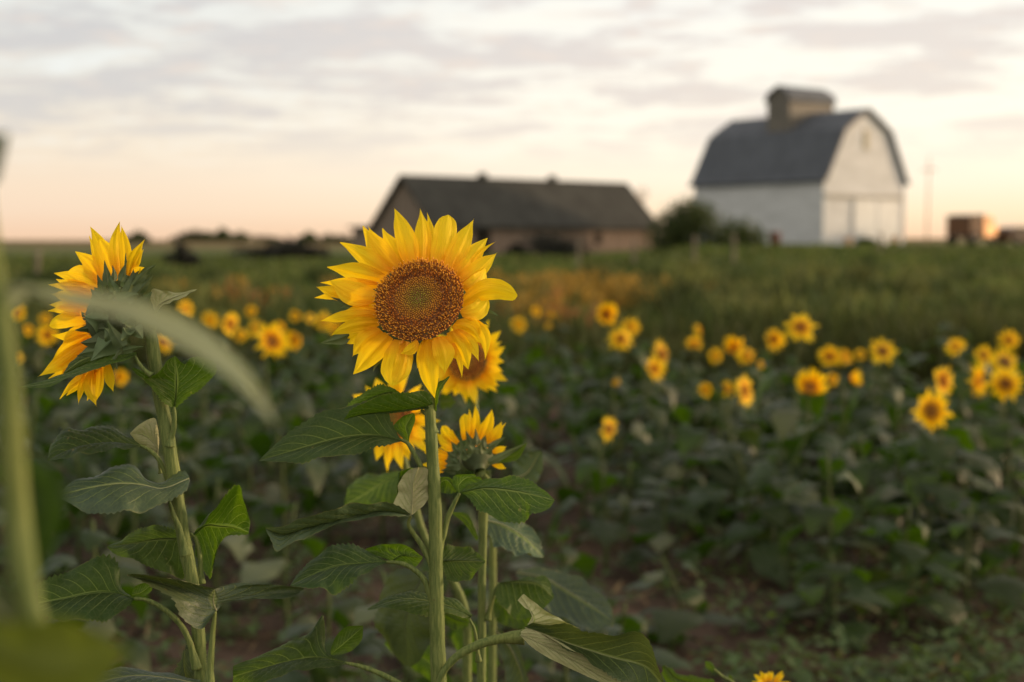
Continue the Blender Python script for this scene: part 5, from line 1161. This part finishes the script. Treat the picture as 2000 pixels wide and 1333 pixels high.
# ============ two blurred blooms behind the big one
def mid_flower(px, py, rpx, d, yaw, tilt, lab, stempts, n=24, seed=0, leaves=(), rd=.42):
    Rr = rpx / F * d; c = P(px, py, d)
    root = empty('sunflower', base_at(stempts[-1][0], d), lab, 'sunflower')
    Mx = face_matrix(c, yaw, tilt); hd = head_obj(root, recept_mb(Rr * rd, Rr * .35, .006, Mx))
    disc_mb(Rr * rd, 420, seed, Mx).build('seed_disc', M['floret'], hd, False, loc=(0, 0, 0))
    r_ = np.random.default_rng(seed)
    for lay, (cnt, ln) in enumerate(((n, 1.0), (n - 7, .9))):
        for k in range(cnt):
            a = (k + r_.uniform(-.3, .3)) / cnt * 6.283; L_ = ln * r_.uniform(.86, 1.1); x = np.linspace(0, 1, 14)
            rad_ = rd * .92 + (L_ - rd * .92) * x; z = -lay * .035 + .22 * x * x * r_.uniform(-1.0, .7) + .05 * np.sin(x * 3); wp = .105 * np.interp(x, *PROF) * r_.uniform(.9, 1.25); tw = r_.uniform(-.5, .5)
            e = np.array([math.cos(a), math.sin(a), 0]); q = np.array([-math.sin(a), math.cos(a), 0]); bend = r_.uniform(-.08, .08)
            mid = rad_[:, None] * e + z[:, None] * np.array([0, 0, 1]) + (bend * x * x)[:, None] * q; s_ = q * math.cos(tw) + np.array([0, 0, 1]) * math.sin(tw)
            f_ = lambda A: np.array([Mx @ Vector(v * Rr) for v in A])
            mb = MB(); mb.loft(f_(mid), f_(mid + wp[:, None] * s_), f_(mid - wp[:, None] * s_), 3, .10, 0); mb.build('petal', M['petal'], hd, loc=(0, 0, 0))
    mb = bract_ring(seed, Rr * rd, 16, Rr * .4); mb.v = [np.array([Mx @ Vector(v) for v in vv]) for vv in mb.v]; mb.build('bracts', M['bract'], hd, loc=(0, 0, 0))
    nk_ = np.array(Mx @ Vector((0, 0, -Rr * .33))); s_ = np.vstack([[nk_], toW(resample(pxl(stempts, k0, d + .02), 24))]); low = resample([tuple(s_[-1]), (s_[-1][0], d, .3), (root.location[0], d, -.03)], 8)[1:]
    mb = MB(); mb.tube(np.vstack([s_, low]), [.0055, .0055, .006, .007, .008], 12, ridge=.04, seed=seed); mb.build('stem', M['stem'], root)
    return root
rb = mid_flower(913, 705, 84, 2.25, -8, 8, 'softly blurred bloom peeking out right behind the big flower', [(924, 750), (927, 790), (935, 900), (958, 1000), (962, 1120), (960, 1333)], seed=31, rd=.45)
rc = mid_flower(768, 818, 98, 2.1, -20, 12, 'drooping blurred bloom hidden behind the leaves left of the big stem', [(778, 860), (800, 940), (830, 1050), (905, 1180), (912, 1333)], seed=32, n=19)
add_leaf(rb, k4, 2.2, [(1290, 655), (1420, 680), (1560, 760), (1700, 850), (1752, 900)], [(1300, 640), (1450, 640), (1600, 690), (1720, 790), (1755, 880)], [(1285, 665), (1380, 760), (1500, 870), (1640, 920), (1745, 915)], seed=60, mt='leaf_pale', wave=.06, quilt=.14, dl=.05, dr=-.06, db=.05, dt=-.1)
add_leaf(rb, k5, 2.1, [(1560, 930), (1680, 860), (1790, 670)], [(1530, 900), (1560, 760), (1680, 690), (1780, 665)], [(1600, 960), (1740, 960), (1800, 850), (1808, 690)], seed=61, mt='leaf_pale', quilt=.04)
add_leaf(rb, k5, 2.2, [(850, 230), (900, 220), (1000, 210)], [(850, 160), (920, 150), (990, 205)], [(850, 280), (930, 270), (1000, 225)], seed=62, nu=30)
add_leaf(rc, k4, 1.95, [(860, 650), (800, 760), (760, 900), (775, 1100)], [(850, 640), (720, 650), (640, 760), (630, 900), (700, 1040), (770, 1105)], [(870, 660), (880, 800), (880, 950), (840, 1060), (780, 1108)], seed=63, quilt=.06, mt='leaf_pale_field', flip=True, dl=.04, dr=-.02)
add_leaf(rc, k4, 2.0, [(740, 190), (650, 230), (560, 290), (470, 335)], [(740, 175), (640, 185), (520, 215), (470, 300)], [(745, 220), (700, 330), (600, 345), (480, 338)], seed=64, dl=.03, dr=-.02)
add_leaf(rc, k4, 2.0, [(1190, 930), (1250, 1000), (1300, 1100), (1330, 1200)], [(1200, 920), (1275, 990), (1320, 1080), (1345, 1200)], [(1190, 940), (1225, 1060), (1240, 1150), (1250, 1200)], seed=65, mt='leaf_pale')
add_leaf(rc, k4, 1.9, [(945, 850), (1000, 880), (1060, 900)], [(950, 830), (1010, 850), (1070, 890)], [(945, 900), (1000, 925), (1060, 910)], seed=66)
add_leaf(rb, k4, 2.0, [(1180, 760), (1300, 820), (1400, 900)], [(1200, 720), (1340, 770), (1420, 890)], [(1170, 800), (1220, 900), (1380, 930)], seed=67)
add_leaf(rc, k4, 2.3, [(700, 900), (760, 1000), (900, 1100)], [(660, 1000), (760, 1080), (880, 1170)], [(760, 900), (860, 980), (930, 1080)], seed=68)
add_leaf(rb, k4, 2.3, [(1010, 900), (1080, 1000), (1180, 1120)], [(980, 960), (1040, 1080), (1150, 1180)], [(1060, 880), (1150, 960), (1210, 1090)], seed=69)

# ============ strongly blurred plant in the very near foreground at left
D5 = .56
root5 = empty('sunflower_plant', (-.19, D5, 0), 'heavily blurred plant at the left edge, its long pale leaf arching over', 'sunflower plant')
def near_leaf(mid, L, Rr, D_, mt='leaf_near', seed=0, **kw):
    mb = MB(); leaf_loft(mb, k0, D_, mid, L, Rr, nu=50, nv=5, serr=0.0004, quilt=.02, seed=seed, **kw); return mb.build('leaf', M[mt], root5)
near_leaf([(30, 560), (130, 582), (250, 606), (360, 655), (450, 720), (500, 775), (535, 825)], [(30, 556), (130, 566), (255, 584), (375, 632), (468, 706), (512, 768), (537, 824)], [(30, 562), (125, 596), (240, 624), (345, 672), (436, 730), (491, 780), (533, 828)], D5, seed=70)
near_leaf([(20, 560), (0, 590), (-60, 640)], [(60, 570), (20, 610), (-60, 660)], [(0, 556), (-30, 580), (-60, 620)], D5, seed=76)
near_leaf([(0, 890), (60, 930), (90, 1010), (70, 1130)], [(-20, 920), (10, 960), (30, 1050), (66, 1130)], [(10, 885), (90, 905), (132, 980), (76, 1130)], .60, mt='leaf_field', seed=71)
near_leaf([(-60, 1260), (40, 1300), (130, 1320), (250, 1270)], [(-60, 1215), (40, 1216), (140, 1212), (250, 1268)], [(-60, 1350), (40, 1400), (150, 1390), (252, 1275)], .46, mt='leaf_near_green', seed=72)
near_leaf([(-30, 300), (-8, 290), (16, 262)], [(-30, 250), (-5, 262), (15, 260)], [(-30, 370), (-4, 350), (17, 265)], .55, mt='leaf_pale', seed=73)
near_leaf([(-30, 1170), (0, 1190), (30, 1230)], [(-30, 1120), (10, 1150), (36, 1228)], [(-40, 1230), (-10, 1240), (26, 1240)], .55, mt='leaf_pale', seed=74)
s5 = toW(resample(pxl([(-40, 300), (-20, 480), (2, 620), (18, 760), (26, 900), (36, 1040), (52, 1160), (70, 1260), (80, 1400)], k0, D5), 40))
low = resample([tuple(s5[-1]), (s5[-1][0], D5, .4), (-.19, D5, -.03)], 10)[1:]
mb = MB(); mb.tube(np.vstack([s5, low]), [.003, .0036, .0045, .0052, .0058, .007, .009], 16, ridge=.04, hairs=800, hl=.0015, seed=9); mb.build('stem', M['stem'], root5)

# small sprig with a bud at the bottom edge
root6 = empty('sunflower_plant', base_at(1440, 1.9), 'small sprig with a green bud at the bottom edge, left of the yellow petals', 'sunflower plant')
k9 = conv(1040, 860, 2.083)
mb = tube_px(k9, 1.9, [(738, 932), (775, 962), (820, 990), (850, 1040)], [.0016, .0022], hairs=60); s6 = mb.build('stem', M['stem'], root6)
add_leaf(root6, k9, 1.9, [(740, 940), (715, 920), (704, 900)], [(745, 930), (730, 905), (704, 898)], [(732, 945), (706, 925), (702, 902)], seed=80, nu=24, serr=0)
add_leaf(root6, k9, 1.92, [(815, 985), (806, 968), (800, 955)], [(818, 980), (812, 962), (802, 954)], [(810, 988), (800, 970), (798, 956)], seed=81, nu=20, serr=0)
add_leaf(root6, k9, 1.85, [(535, 915), (600, 975), (740, 990)], [(528, 920), (545, 980), (600, 1030), (740, 1020)], [(540, 918), (600, 955), (740, 975)], seed=82, nu=50)
